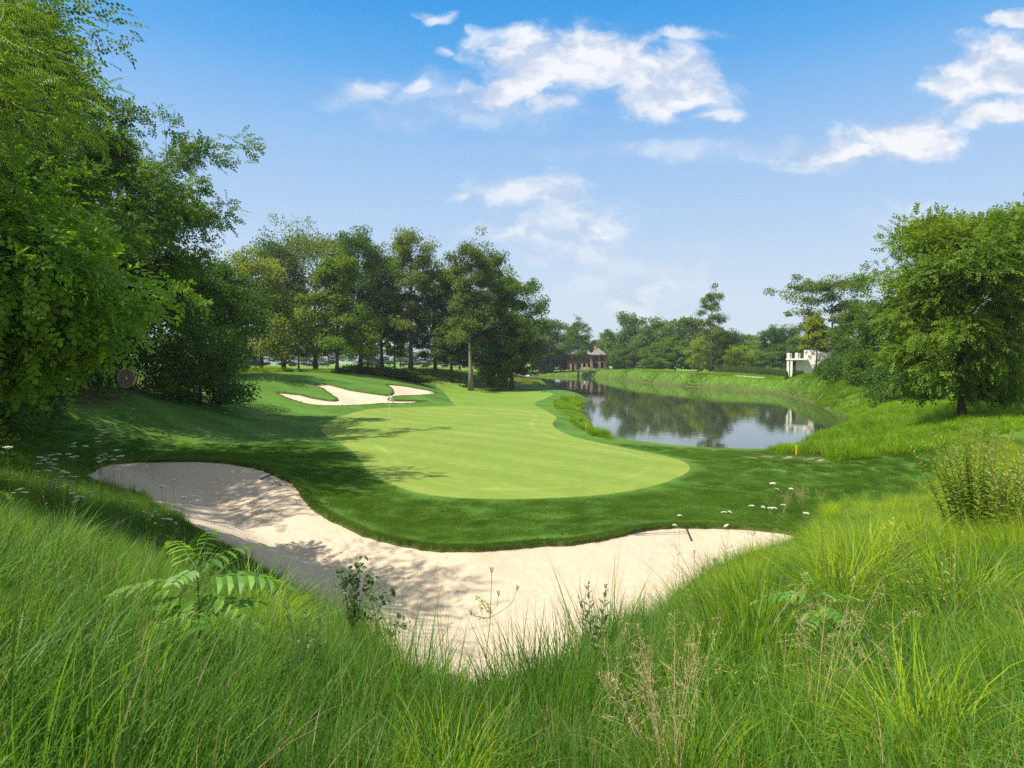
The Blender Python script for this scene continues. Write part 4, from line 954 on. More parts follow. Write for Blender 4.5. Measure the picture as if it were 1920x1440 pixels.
def far_trees():
    # six trees built once, copied with their trunks and crowns
    kinds = []
    for i, (kd, h0, mt, n) in enumerate([('oval', .12, 'leaf_far', 9000), ('round', .05, 'leaf_far', 8000), ('tall', .22, 'leaf_far', 8000), ('oval', .04, 'leaf_mid', 8000), ('round', .10, 'leaf_maple', 7000), ('tall', .12, 'leaf_mid', 8000)]):
        kinds.append(make_tree('tree', 'far tree', 'tree', (0, 0, 0), 16, 5.6, kd, h0, 300 + i, LEAF_Q, .50, n, mt, nl=24, sub=4, clump=1.5))
    G = 'trees beyond the pond'
    L = [(998, 588, 276, 64, 2, 'left tree of the hazy grove beyond the pond head'), (1030, 586, 272, 62, 0, 'middle tree of the hazy grove, left of the clubhouse'),
         (1052, 622, 278, 50, 5, 'low tree between the middle and right trees of the hazy grove'),
         (1012, 612, 290, 56, 1, 'round tree in the shade at the back of the hazy grove'), (966, 600, 268, 56, 0, 'far tree showing right of the middle group over the pond path'),
         (1072, 610, 290, 50, 1, 'tree behind the clubhouse wing roof'),
         (1141, 612, 300, 40, 2, 'slim tree showing just right of the clubhouse tower roof'), (1122, 634, 330, 36, 4, 'small pale tree behind the tower roof'), (1162, 640, 262, 40, 3, 'low dark tree right against the clubhouse'),
         (1181, 577, 268, 58, 2, 'tall narrow tree at the left of the far wood'), (1208, 600, 262, 50, 5, 'tree wedged between the tall narrow tree and the domed tree'),
         (1236, 588, 250, 76, 1, 'broad domed dark tree of the far wood'), (1290, 582, 240, 66, 0, 'greenish tree right of the domed tree'), (1262, 622, 236, 46, 4, 'light green tree in front of the domed tree'),
         (1318, 606, 236, 54, 3, 'dark tree hidden behind the tall ragged tree'), (1365, 612, 240, 50, 3, 'dark tree just right of the tall ragged tree'),
         (1395, 618, 245, 48, 0, 'middle height tree right of the tall ragged tree'), (1418, 632, 236, 50, 4, 'tree with a lighter crown left of the reeds'),
         (1442, 604, 225, 54, 5, 'tall tree above the left half of the reeds'), (1478, 603, 222, 46, 5, 'tree standing beside the white villa terrace'), (1462, 640, 215, 46, 3, 'dark tree low behind the reeds'),
         (1500, 625, 215, 60, 0, 'tree behind the white villa terrace'), (1410, 650, 210, 60, 1, 'dark rounded tree behind the yellowish willow')]
    S_ = [(1158, 652, 255, 34, 'first shrub right of the clubhouse'), (1180, 645, 250, 42, 'shrub below the tall narrow tree'), (1204, 655, 246, 36, 'low shrub below the wedged tree'), (1228, 642, 240, 44, 'shrub below the domed tree'),
          (1255, 655, 232, 34, 'pale shrub right of the domed tree trunk'), (1278, 644, 228, 46, 'big shrub left of the yellow-green sapling'), (1300, 655, 224, 36, 'dark shrub behind the tee markers'), (1342, 652, 190, 44, 'shrub behind the tall ragged tree trunks'),
          (1368, 656, 186, 40, 'shrub right of the tall ragged tree trunks'), (1225, 668, 225, 40, 'lowest shrub on the rim of the far tee')]
    used = set()
    def put(px, top, d, w, k, lb, g, zs=0):
        x = (px - 960) / F * d; z = gz(x, d) - .3; H = CAMZ + (680 - top) / F * d - z; r = w / 2 / F * d
        sx, sz = r / 5.6 / .95, H / 16 / 1.0
        rz = (px * 1.7) % 6.28
        if k not in used:
            used.add(k); o = kinds[k]; o.location = (x, d, z); o.rotation_euler = (0, 0, rz); o.scale = (sx, sx, sz); o['label'] = lb; o['group'] = g
        else: copy_tree(kinds[k], (x, d, z), rz, (sx, sx, sz), lb, g)
    for px, top, d, w, k, lb in L: put(px, top, d, w * 1.12, k, lb, G)
    for i, (px, top, d, w, lb) in enumerate(S_): put(px, top, d, w * 1.2, (1, 3, 4)[i % 3], lb, 'shrubs beyond the pond')
    # second row closing the horizon on both sides
    rr = random.Random(9)
    for i in range(46):
        if i < 16: px, d = 330 + i * 42 + rr.uniform(-10, 10), rr.uniform(300, 340)
        elif i < 34: px, d = 1010 + (i - 16) * 34 + rr.uniform(-8, 8), rr.uniform(300, 350)
        else: px, d = 1640 + (i - 34) * 40, rr.uniform(120, 180)
        top = rr.uniform(618, 640) if i < 34 else rr.uniform(600, 630)
        if i < 16 and not (px > 1000 or px < 420) : top = rr.uniform(640, 655)
        put(px, top, d, rr.uniform(50, 66), rr.randrange(6), 'hazy tree in the distant wood closing the horizon', 'distant wood along the horizon')
    # individual ones
    tree_at(1084, 580, 255, 58, 'tree standing in front of the clubhouse wing beside its tower', seed=349, kind='oval', h0=.36, mat='leaf_mid', nleaf=9000, lsize=.45, nl=24, sub=4)
    tree_at(1332, 519, 170, 76, 'tall ragged tree with open branches standing alone above the far wood', seed=350, kind='tall', h0=.22, mat='leaf_grey', nleaf=12000, lsize=.34, nl=26, sub=4, clump=1.15, sparse=.3, bark='bark_pale', up=.6)
    tree_at(1341, 600, 176, 50, 'second smaller pale-trunked tree right of the tall ragged tree', seed=351, kind='oval', h0=.2, mat='leaf_mid', nleaf=9000, lsize=.34, nl=20, sub=4, bark='bark_pale')
    tree_at(1309, 628, 168, 48, 'small bright yellow-green tree left of the tall ragged tree', seed=352, kind='oval', h0=.08, mat='leaf_yellow', nleaf=6000, lsize=.30, nl=18, sub=3)
    tree_at(1386, 644, 182, 52, 'yellowish willow-like bush tree left of the reeds', seed=353, kind='round', h0=.05, mat='leaf_yellow', nleaf=7000, lsize=.34, nl=20, sub=3, droop=.2)
    tree_at(1560, 498, 112, 138, 'dark flat-topped oak with tiered branches over the white villa', seed=354, kind='umbrella', h0=.34, mat='leaf_grey', nleaf=17000, lsize=.34, nl=22, sub=5, clump=1.35, asym=(3.1, .2), flat=.6)
    tree_at(1530, 574, 100, 54, 'bright yellow-green tree in front of the white villa', seed=355, kind='tall', h0=.46, mat='leaf_yellow', nleaf=9000, lsize=.28, nl=20, sub=4)
    tree_at(1664, 552, 84, 125, 'mid green tree between the flat-topped oak and the large right tree', seed=356, kind='oval', h0=.06, mat='leaf_mid', nleaf=20000, lsize=.30, nl=32, sub=4)
    tree_at(1610, 560, 92, 90, 'dark green tree right behind the white villa wall', seed=357, kind='oval', h0=.04, mat='leaf_mid', nleaf=14000, lsize=.28, nl=26, sub=4)
    tree_at(1742, 525, 70, 140, 'tree showing left behind the large right tree', seed=358, kind='round', h0=.05, mat='leaf_maple', nleaf=20000, lsize=.28, nl=32, sub=4)
    for i, (px, d, rx, h, mt, lb) in enumerate([(1572, 92, 3.0, 3.4, 'leaf_mid', 'shrub at the foot of the white villa wall'), (1592, 84, 3.4, 4.0, 'leaf_deep', 'dark shrub right of the villa shrub'), (1632, 76, 3.6, 4.2, 'leaf_mid', 'tall shrub on top of the pond bank'),
                                                (1672, 68, 3.4, 3.8, 'leaf_deep', 'dark shrub behind the left boughs of the large right tree'), (1712, 60, 3.2, 3.2, 'leaf_mid', 'shrub under the left boughs of the large right tree'),
                                                (1890, 46, 3.6, 3.0, 'leaf_deep', 'dark shrub right of the large right tree trunk'), (1548, 106, 1.8, 1.9, 'leaf_deep', 'low shrub hiding the villa stairs')]):
        x = (px - 960) / F * d; make_shrub(lb, (x, d, gz(x, d) - .1), rx, rx, h, 380 + i, mt, 6500, .24)
far_trees()

def right_trees():
    tree_at(1805, 366, 35, 290, 'large spreading tree on the right bank with a short dark trunk and upswept top twigs', seed=400, kind='oval', h0=.13, mat='leaf_maple', leaf=SPRAYS, twig=True, lsize=.50, nleaf=14000, nl=52, sub=6, clump=.95, up=.75, trunk_r=.20, droop=.10, accent=.25)
    tree_at(1950, 345, 48, 250, 'bigger tree cut off by the right edge of the photo', seed=401, kind='round', h0=.06, mat='leaf_maple', leaf=SPRAYS, twig=True, lsize=.55, nleaf=8500, nl=36, sub=5, clump=1.5)
    make_tree('walnut_tree', 'added unseen walnut tree beyond the left edge, shading the left foreground', 'tree', (-9.6, -.6, gz(-9.6, -.6)), 10, 3.7, 'round', .3, 402, PINN, .6, 2600, 'leaf_walnut', nl=26, sub=4, clump=1.4, twig=True)  # unseen tree, added only for its shade on the left foreground
right_trees()
# ------------------------------------------------------------------ golf course furniture
def P3(px, py, dz=0.0):
    q = hit(px, py); return np.array([q[0], q[1], float(full_h(q[:1], q[1:2])[0]) + dz])
M['pole_white'] = plain('pole_white', (.80, .80, .76), .4, .03)
M['flag_cloth'] = plain('flag_cloth', (.74, .80, .90), .8, .08)
M['flag_blue'] = plain('flag_blue', (.10, .18, .45), .8, .08)
M['stake_yellow'] = plain('stake_yellow', (.80, .52, .04), .5, .1)
M['black_plastic'] = plain('black_plastic', (.018, .018, .02), .5, .2)
M['metal_grey'] = plain('metal_grey', (.42, .47, .50), .35, .1, 6, .7)
M['blue_grip'] = plain('blue_grip', (.10, .16, .24), .4, .1)
M['rust'] = plain('rust', (.115, .065, .040), .85, .4, 5, bump=.4)
M['rust_edge'] = plain('rust_edge', (.30, .20, .12), .8, .3, 8)
M['brick'] = plain('brick', (.34, .185, .125), .9, .25, 3)
M['stone_pillar'] = plain('stone_pillar', (.42, .31, .22), .9, .25, 2)
M['shingle'] = plain('shingle', (.20, .19, .195), .9, .15, 2)
M['dark_glass'] = plain('dark_glass', (.025, .03, .035), .12, .1)
M['wood_dark'] = plain('wood_dark', (.075, .050, .035), .8, .3, 4)
M['stucco'] = plain('stucco', (.80, .78, .74), .9, .06, 2)
M['stucco_pink'] = plain('stucco_pink', (.56, .45, .40), .9, .08, 2)
M['roof_slate'] = plain('roof_slate', (.13, .14, .16), .7, .15, 3)
M['rock'] = plain('rock', (.050, .048, .045), .9, .4, 2, bump=.5)

def mesh_part(name, mat, parent, *shapes, smooth_=False):
    mb = MB() 
    for v, f in shapes: mb.add(v, f)
    return mb.build(name, mat, parent, smooth_)
def course_things():
    b = hit(730, 783, 0.0); z = float(full_h(b[:1], b[1:2])[0])
    fl = thing('golf_flag', (b[0], b[1], z), 'white flagstick with a pale blue flag standing on the left of the putting green', 'flagstick')
    mesh_part('pole', M['pole_white'], fl, lathe_vf([(.022, -.02), (.022, 1.0), (.018, 2.1), (.008, 2.13)], k=8))
    mesh_part('cup', M['black_plastic'], fl, lathe_vf([(.054, .001), (.054, .004)], k=14))
    V = []; nx, nz = 10, 8
    for i in range(nx + 1):
        for j in range(nz + 1):
            u, w = i / nx, j / nz
            V.append((.016 + u * .34, .07 * math.sin(u * 7 + w * 2) * u, 2.10 - w * .42 - u * .30 - u * u * .05))
    Fq = np.array([(i * (nz + 1) + j, (i + 1) * (nz + 1) + j, (i + 1) * (nz + 1) + j + 1, i * (nz + 1) + j + 1) for i in range(nx) for j in range(nz)])
    c = mesh_part('flag', M['flag_cloth'], fl, (np.array(V), Fq), smooth_=True)
    sm = c.modifiers.new('thick', 'SOLIDIFY'); sm.thickness = .004
    mesh_part('emblem', M['flag_blue'], c, (np.array(V).reshape(nx + 1, nz + 1, 3)[3:7, 2:6].reshape(-1, 3) + np.array([0, -.008, 0]), np.array([(i * 4 + j, (i + 1) * 4 + j, (i + 1) * 4 + j + 1, i * 4 + j + 1) for i in range(3) for j in range(3)])))
    proto = None
    for i, (px, py, h, mt, lb) in enumerate([(1099, 808, .52, 'stake_yellow', 'yellow hazard stake closest to the pond water right of the green'), (1044, 763, .52, 'stake_yellow', 'yellow hazard stake at the inner end of the little headland'),
                                             (1076, 745, .52, 'stake_yellow', 'farthest yellow hazard stake on top of the little headland'), (1493, 856, .52, 'stake_yellow', 'yellow hazard stake beside the small sand patch at the near pond shore'),
                                             (1004, 728, .6, 'pole_white', 'thin white stake at the far right corner of the fairway'), (1502, 706, .6, 'pole_white', 'white stake on the pond bank below the white villa')]):
        q = P3(px, py)
        s = thing('hazard_stake', q, lb, 'stake', 'stakes around the pond')
        mesh_part('post', M[mt], s, box_vf((0, 0, h / 2 - .03), (.05, .05, h + .06)))
        mesh_part('tip', M[mt], s, (np.array([(-.025, -.025, h), (.025, -.025, h), (.025, .025, h), (-.025, .025, h), (0, 0, h + .045)]), np.array([(0, 1, 4), (1, 2, 4), (2, 3, 4), (3, 0, 4)])))
    for i, (px, py, h, r, lb) in enumerate([(1017, 736, .28, .07, 'left small black marker post at the fairway corner'), (1022, 736, .28, .07, 'right small black marker post at the fairway corner')]):
        q = P3(px, py); s = thing('marker_post', q, lb, 'marker'); mesh_part('post', M['black_plastic'], s, lathe_vf([(r * .8, -.05), (r * .8, h * .7), (r, h * .75), (r, h), (r * .5, h * 1.08)], k=10))
    for i, (px, py, d, h, lb) in enumerate([(1208, 694, 206, 1.0, 'leftmost dark bin on the far tee'), (1266, 701, 180, 1.15, 'tall dark ball washer post on the far tee'), (1308, 707, 160, .75, 'low dark tee marker bin nearest the reeds')]):
        x = (px - 960) / F * d; s = thing('tee_bin', (x, d, gz(x, d)), lb, 'bin')
        mesh_part('body', M['black_plastic'], s, lathe_vf([(.22, -.05), (.26, h * .1), (.26, h * .8), (.22, h * .82)], k=12))
        mesh_part('lid', M['metal_grey'], s, lathe_vf([(.28, h * .82), (.28, h * .9), (.12, h)], k=12))
    def rake(label, a, b, hl, hr):
        """handle from a (grip) to b (head); head runs hl to hr"""
        r = thing('bunker_rake', tuple((np.array(a) + b) / 2), label, 'rake'); o = (np.array(a) + b) / 2
        A, B, L_, R_ = [np.array(q) - o for q in (a, b, hl, hr)]
        v = B - A
        mesh_part('handle', M['metal_grey'], r, tube_vf([A + v * .22, A + v * .6, B], .014, 8))
        mesh_part('grip', M['blue_grip'], r, tube_vf([A, A + v * .22], .018, 8))
        w = R_ - L_; n = 12; sh = [tube_vf([L_, (L_ + R_) / 2, R_], .026, 6)]
        for k in range(n): q = L_ + w * (k + .5) / n; sh.append(tube_vf([q, q + np.array([0, 0, -.05])], .006, 5))
        mesh_part('head', M['black_plastic'], r, *sh)
    rake('rake with a pale handle lying on the left slope of the foreground bunker', P3(528, 908, .04), P3(501, 891, .06), P3(488, 894.5, .06), P3(511, 887, .06))
    rake('rake with a long dark handle lying at the right edge of the foreground bunker', P3(1189, 1001, .04), P3(1291, 995, .06), P3(1286, 989, .06), P3(1296, 1004, .06))
    rake('tiny dark rake at the right tip of the bunker behind the green', P3(803, 738, .06), P3(810, 735.5, .06), P3(807, 735, .06), P3(814, 736.5, .06))
    # cable reel under the trees
    d = 39.0; x = (235 - 960) / F * d; zc = CAMZ - (709 - 680) / F * d
    rl = thing('wooden_reel', (x, d, zc), 'big round rusty brown cable reel standing on edge under the dark left trees', 'reel', rz=math.atan2(-.28, .96))
    def disc(cx, r, w, k=36): 
        v, f = lathe_vf([(r, -w / 2), (r, w / 2)], k=k); v = np.stack([v[:, 2] + cx, v[:, 0], v[:, 1]], 1); return v, f
    def ringx(cx, r0, r1, w, k=36):
        v, f = lathe_vf([(r0, -w / 2), (r1, -w / 2), (r1, w / 2), (r0, w / 2), (r0, -w / 2)], k=k); return np.stack([v[:, 2] + cx, v[:, 0], v[:, 1]], 1), [f[0]]
    for cx in (.02, -.80):
        fl_ = mesh_part('flange', M['rust'], rl, disc(cx, .58, .05)); mesh_part('rim', M['rust_edge'], fl_, ringx(cx, .57, .62, .075))
    mesh_part('drum', M['wood_dark'], rl, disc(-.39, .42, .76))
    mesh_part('hub', M['pole_white'], rl, disc(.06, .05, .05, 12))
    # rocks by the pond head
    rn = np.random.RandomState(3); proto = None
    for k in range(16):
        px = 942 + k * 3.1 + rn.uniform(-1, 1); d = 186 + rn.uniform(-2, 2); x = (px - 960) / F * d; z = gz(x, d)
        if proto is None:
            u = np.linspace(0, math.pi, 7); w = np.linspace(0, 2 * math.pi, 11)[:-1]
            prof = [(max(.02, math.sin(a)) * .6, -math.cos(a) * .45) for a in u]; v, f = lathe_vf(prof, k=10)
            v = v * (1 + (fbm(v[:, 0] * 3 + 9, v[:, 1] * 3 + v[:, 2] * 2, 4, 3) - .45)[:, None] * .9)
            mb = MB(); mb.add(v, f); proto = mb.build('boulder', M['rock'], None); o = proto
        else: o = proto.copy(); COL.objects.link(o)
        o.location = (x, d, z + .1); o.rotation_euler = (0, 0, rn.uniform(0, 6)); s = rn.uniform(.8, 1.4); o.scale = (s, s * .8, s)
        tag(o, 'dark boulder in the row of rocks edging the pond head by the pale path', 'boulder', 'dark boulders at the pond head')
    def ribbon(pts, w, label):
        P = spline(pts, False, 1.0); T = np.gradient(P, axis=0); T = norm(T); N = np.stack([-T[:, 1], T[:, 0]], 1)
        rows = [P + N * o for o in (-w / 2, -w / 4, 0, w / 4, w / 2)]; V = np.concatenate(rows); z = full_h(V[:, 0], V[:, 1]) + .06; n = len(P)
        f = np.array([(r * n + i, r * n + i + 1, (r + 1) * n + i + 1, (r + 1) * n + i) for r in range(4) for i in range(n - 1)])
        mb = MB(); mb.add(np.column_stack([V, z]), f); o = mb.build('path', M['path'], None, True); tag(o, label, None, None, 'structure')
    ribbon([hit(*q) for q in [(930, 701), (960, 704.5), (985, 705.5), (1003, 703)]], 2.6, 'pale cart path at the head of the pond')
    ribbon([at(1330, 699, 160)[:2], hit(1375, 703.5), hit(1405, 707), hit(1440, 709)], 2.2, 'pale cart path below the reeds')
course_things()

def hip_roof(x0, x1, y0, y1, z0, z1, ov=.6, ridge=.25, th=.12):
    x0 -= ov; x1 += ov; y0 -= ov; y1 += ov; xm, ym = (x0 + x1) / 2, (y0 + y1) / 2; rx = (x1 - x0) / 2 * ridge; ry = (y1 - y0) / 2 * ridge if (y1 - y0) > (x1 - x0) else .05
    if (x1 - x0) <= (y1 - y0): rx = .05
    V = np.array([(x0, y0, z0), (x1, y0, z0), (x1, y1, z0), (x0, y1, z0), (xm - rx, ym - ry, z1), (xm + rx, ym - ry, z1), (xm + rx, ym + ry, z1), (xm - rx, ym + ry, z1),
                  (x0, y0, z0 - th), (x1, y0, z0 - th), (x1, y1, z0 - th), (x0, y1, z0 - th)])
    return V, np.array([(0, 1, 5, 4), (1, 2, 6, 5), (2, 3, 7, 6), (3, 0, 4, 7), (4, 5, 6, 7), (8, 9, 1, 0), (9, 10, 2, 1), (10, 11, 3, 2), (11, 8, 0, 3), (11, 10, 9, 8)])
def buildings():
    # clubhouse beyond the pond
    d = 262.0; s = d / F; X = lambda px: (px - 960) * s; Z = lambda py: CAMZ - (py - 680) * s
    ox = X(1121); oz = Z(691)
    ch = thing('clubhouse', (ox, d, oz), 'two-storey brick and stone clubhouse with grey hipped roof beyond the pond head', 'building', rz=-math.atan2(ox, d))
    lx = lambda px: X(px) - ox; lz = lambda py: Z(py) - oz
    x0, x1 = lx(1107), lx(1135)
    mesh_part('roof', M['shingle'], ch, hip_roof(x0, x1, 0, 8, lz(665.5), lz(652), .7))
    mesh_part('wall', M['brick'], ch, box_vf(((x0 + x1) / 2, 6.4, lz(678) ), (x1 - x0 - 1, 3, lz(666) - lz(691))))
    for px in (1109, 1123.5, 1134):
        q = mesh_part('pillar', M['stone_pillar'], ch, box_vf((lx(px), .5, (lz(679) - 1) / 2), (1.15, 1.15, lz(679) + 1)))
        mesh_part('column', M['brick'], q, box_vf((lx(px), .5, (lz(679) + lz(665.8)) / 2), (.8, .8, lz(665.8) - lz(679))))
    mesh_part('floor', M['stone_pillar'], ch, box_vf(((x0 + x1) / 2, 2.6, lz(679)), (x1 - x0 + .5, 4.6, .45)))
    for k in range(3): mesh_part('window', M['dark_glass'], ch, box_vf((x0 + 1.6 + k * 1.9, 4.86, lz(672)), (1.3, .1, 2.0)))
    mesh_part('railing', M['wood_dark'], ch, *[box_vf((x0 + .3 + k * .45, .35, lz(677)), (.06, .06, .9)) for k in range(14)], box_vf(((x0 + x1) / 2, .35, lz(677) + .47), (x1 - x0, .1, .08)))
    mesh_part('chimney', M['stone_pillar'], ch, box_vf((lx(1115), 6, lz(651)), (1.2, 1.2, 2.6)), box_vf((lx(1115), 6, lz(651) + 1.4), (1.5, 1.5, .25)))
    w0, w1 = lx(1062), lx(1106)
    mesh_part('wing_wall', M['brick'], ch, box_vf(((w0 + w1) / 2, 8, lz(676)), (w1 - w0, 5, lz(664) - lz(690))))
    mesh_part('wing_roof', M['shingle'], ch, hip_roof(w0, w1, 3.2, 11, lz(664), lz(656), .7, .75))
    mesh_part('deck', M['wood_dark'], ch, box_vf(((w0 + w1) / 2, 3.4, lz(680.5)), (w1 - w0 - .3, 4, .35)), *[box_vf((w0 + .5 + k * .7, 1.5, lz(680.5) + .65), (.06, .06, .95)) for k in range(13)], box_vf(((w0 + w1) / 2, 1.5, lz(680.5) + 1.15), (w1 - w0 - .3, .1, .08)))
    for px in (1070, 1079, 1091, 1100): mesh_part('pillar', M['stone_pillar'], ch, box_vf((lx(px), 1.9, (lz(681.5) - 1) / 2), (.95, .9, lz(681.5) + 1)))
    for px in (1068, 1076, 1084, 1093): mesh_part('window', M['dark_glass'], ch, box_vf((lx(px), 5.45, lz(672)), (1.3, .1, 1.9)))
    # small gabled cottage left of the clubhouse
    d = 285.0; s = d / F; x = X(1018) * 285 / 262; z = gz(x, d)
    ct = thing('brick_cottage', (x, d, z), 'small orange brick cottage half hidden by trunks left of the clubhouse', 'building')
    mesh_part('wall', M['brick'], ct, box_vf((0, 0, 1.2), (7, 6, 3.4)))
    g = np.array([(-4, -3.5, 2.9), (4, -3.5, 2.9), (4, 3.5, 2.9), (-4, 3.5, 2.9), (-4, 0, 5.2), (4, 0, 5.2)]); mesh_part('roof', M['shingle'], ct, (g, [np.array([(0, 1, 5, 4), (2, 3, 4, 5), (0, 3, 2, 1)]), np.array([(0, 4, 3), (1, 2, 5)])]))
    mesh_part('window', M['dark_glass'], ct, box_vf((-1.6, -3.02, 1.5), (1, .08, 1.1))); mesh_part('door', M['wood_dark'], ct, box_vf((1.2, -3.02, 1.0), (1.0, .08, 2.0)))
    # park shelter on the left
    d = 128.0; x = (441 - 960) / F * d; z = CAMZ - (694 - 680) / F * d; z = max(z, gz(x, d)); k_ = d / F
    sh = thing('park_shelter', (x, d, z - .1), 'low brown picnic shelter with shingled roof seen under the trees on the left', 'building')
    W = 62 * k_; 
    mesh_part('roof', M['wood_dark'], sh, hip_roof(-W / 2 + .6, W / 2 - .6, 0, 5, 1.35, 2.7, .6, .7))
    g = np.array([(-1.2, -.85, 1.5), (1.2, -.85, 1.5), (0, -.85, 2.35), (-1.2, 1.5, 1.5), (1.2, 1.5, 1.5), (0, 1.5, 2.35)]); mesh_part('gable', M['metal_grey'], sh, (g + np.array([-1.0, 0, 0]), [np.array([(0, 1, 2), (3, 5, 4)]), np.array([(0, 2, 5, 3), (1, 4, 5, 2)])]))
    mesh_part('wall', M['brick'], sh, box_vf((-.9, 2.5, .6), (W - 3.2, 3.4, 1.3)))
    for q in (-W / 2 + .7, W / 2 - 2.1, W / 2 - 1.4, W / 2 - .7): mesh_part('post', M['pole_white'], sh, box_vf((q, .1, .62), (.14, .14, 1.34)))
    # white villa on the right
    d = 118.0; s = d / F; ox = (1510 - 960) * s; oz = CAMZ - (698 - 680) * s
    lx = lambda px: (px - 960) * s - ox; lz = lambda py: CAMZ - (py - 680) * s - oz
    v = thing('white_villa', (ox, d, oz), 'white stucco villa with raised terrace and slate roof above the right pond end', 'building', rz=-math.atan2(ox, d))
    a, b = lx(1478), lx(1512)
    mesh_part('terrace', M['stucco'], v, box_vf(((a + b) / 2, 1.8, lz(673.5)), (b - a + .3, 4.2, .34)), box_vf(((a + b) / 2 + .8, 2.6, lz(690) / 2 + lz(676) / 2 - .3), (b - a - 1.6, 2.2, lz(675.5) - lz(694))))
    for px in (1480, 1486): mesh_part('column', M['stucco'], v, box_vf((lx(px), 0, (lz(676) - .8) / 2), (.42, .42, lz(676) + .8)))
    for px in (1480.5, 1494.5): mesh_part('parapet_pier', M['stucco'], v, box_vf((lx(px), -.05, lz(667)), (.55, .45, 1.15)))
    mesh_part('parapet', M['stucco_pink'], v, box_vf((lx(1484.5), .02, lz(667)), (.42, .28, 1.0)), box_vf((lx(1499), .02, lz(667)), (.42, .28, 1.0)))
    mesh_part('railing', M['black_plastic'], v, *[box_vf((lx(1487.5) + k * .11, .05, lz(668)), (.025, .025, .95)) for k in range(6)], box_vf((lx(1490), .05, lz(663)), (.8, .04, .04)))
    mesh_part('wall', M['stucco'], v, box_vf(((lx(1507) + lx(1560)) / 2, 3.5, lz(678)), (lx(1560) - lx(1507), 4.5, lz(656) - lz(700))), box_vf((lx(1575), 7, (lz(650) + lz(702)) / 2), (lx(1608) - lx(1542), 6.5, lz(645) - lz(702))))
    mesh_part('upper_wall', M['stucco_pink'], v, box_vf((lx(1552), 8, lz(636)), (lx(1562) - lx(1543.5), 3.6, lz(627) - lz(646))))
    mesh_part('roof', M['roof_slate'], v, hip_roof(lx(1542), lx(1608), 3.7, 10.3, lz(645), lz(636), .5, .7))
    mesh_part('upper_roof', M['roof_slate'], v, hip_roof(lx(1543.5), lx(1562), 6.2, 9.8, lz(627), lz(620), .4))
    for px, pz in ((1550, 655), (1562, 655), (1580, 655), (1595, 655)): mesh_part('window', M['dark_glass'], v, box_vf((lx(px), 3.72, lz(pz)), (.7, .12, 1.0)))
    for px in (1476, 1490):
        h = 2.2 if px > 1480 else 1.5; x = (px - 960) / F * 116
        t = thing('cypress', (x, 116.2, gz(x, 116.2) - .1), 'narrow clipped evergreen ' + ('between the villa columns' if px > 1480 else 'just left of the villa columns'), 'shrub')
        rn = np.random.RandomState(px); n = 1500; u = rn.uniform(0, 1, n); a_ = rn.uniform(0, 6.28, n); rr_ = .38 * (1 - u) ** .6 * rn.uniform(.8, 1.1, n)
        p = np.stack([np.cos(a_) * rr_, np.sin(a_) * rr_, u * h + .1], 1); mb = MB(); stamp(mb, *LEAF_Q, p, norm(np.array([0, 0, 1.]) + rn.normal(0, .4, (n, 3))), norm(p * np.array([1, 1, 0]) + rn.normal(0, .3, (n, 3))), .14, 0, rn.uniform(.2, .8, n)); mb.build('foliage', M['leaf_mid'], t)
        mesh_part('stem', M['bark'], t, tube_vf([(0, 0, -.1), (0, 0, h * .8)], [.05, .02], 6))
buildings()

# ------------------------------------------------------------------ wild plants in the foreground
def umbel(mb, c, r, up, rn, mat=0, closed=False):
    """flat lacy flower head: rays carrying tiny florets"""
    x, y = frame_of(up); n = 26
    for k in range(n):
        rr_ = r * math.sqrt((k + .5) / n); a = k * 2.39996; q = c + (x * math.cos(a) + y * math.sin(a)) * rr_ + up * (r * .25 * (1 - (rr_ / r) ** 2) if not closed else r * .8 * (rr_ / r))
        m = 7; aa = rn.uniform(0, 6.28, m); d = rn.uniform(0, 1, m)[:, None] ** .5 * r * .17
        P = q + (x[None] * np.cos(aa)[:, None] + y[None] * np.sin(aa)[:, None]) * d + up * rn.uniform(0, .003, (m, 1))
        stamp(mb, np.array([(-.5, 0, 0), (0, .5, .1), (.5, 0, 0), (0, -.5, .1)]), np.array([(0, 3, 2, 1)]), P, rn.normal(0, 1, (m, 3)), up[None] + rn.normal(0, .25, (m, 3)), r * .17, mat)
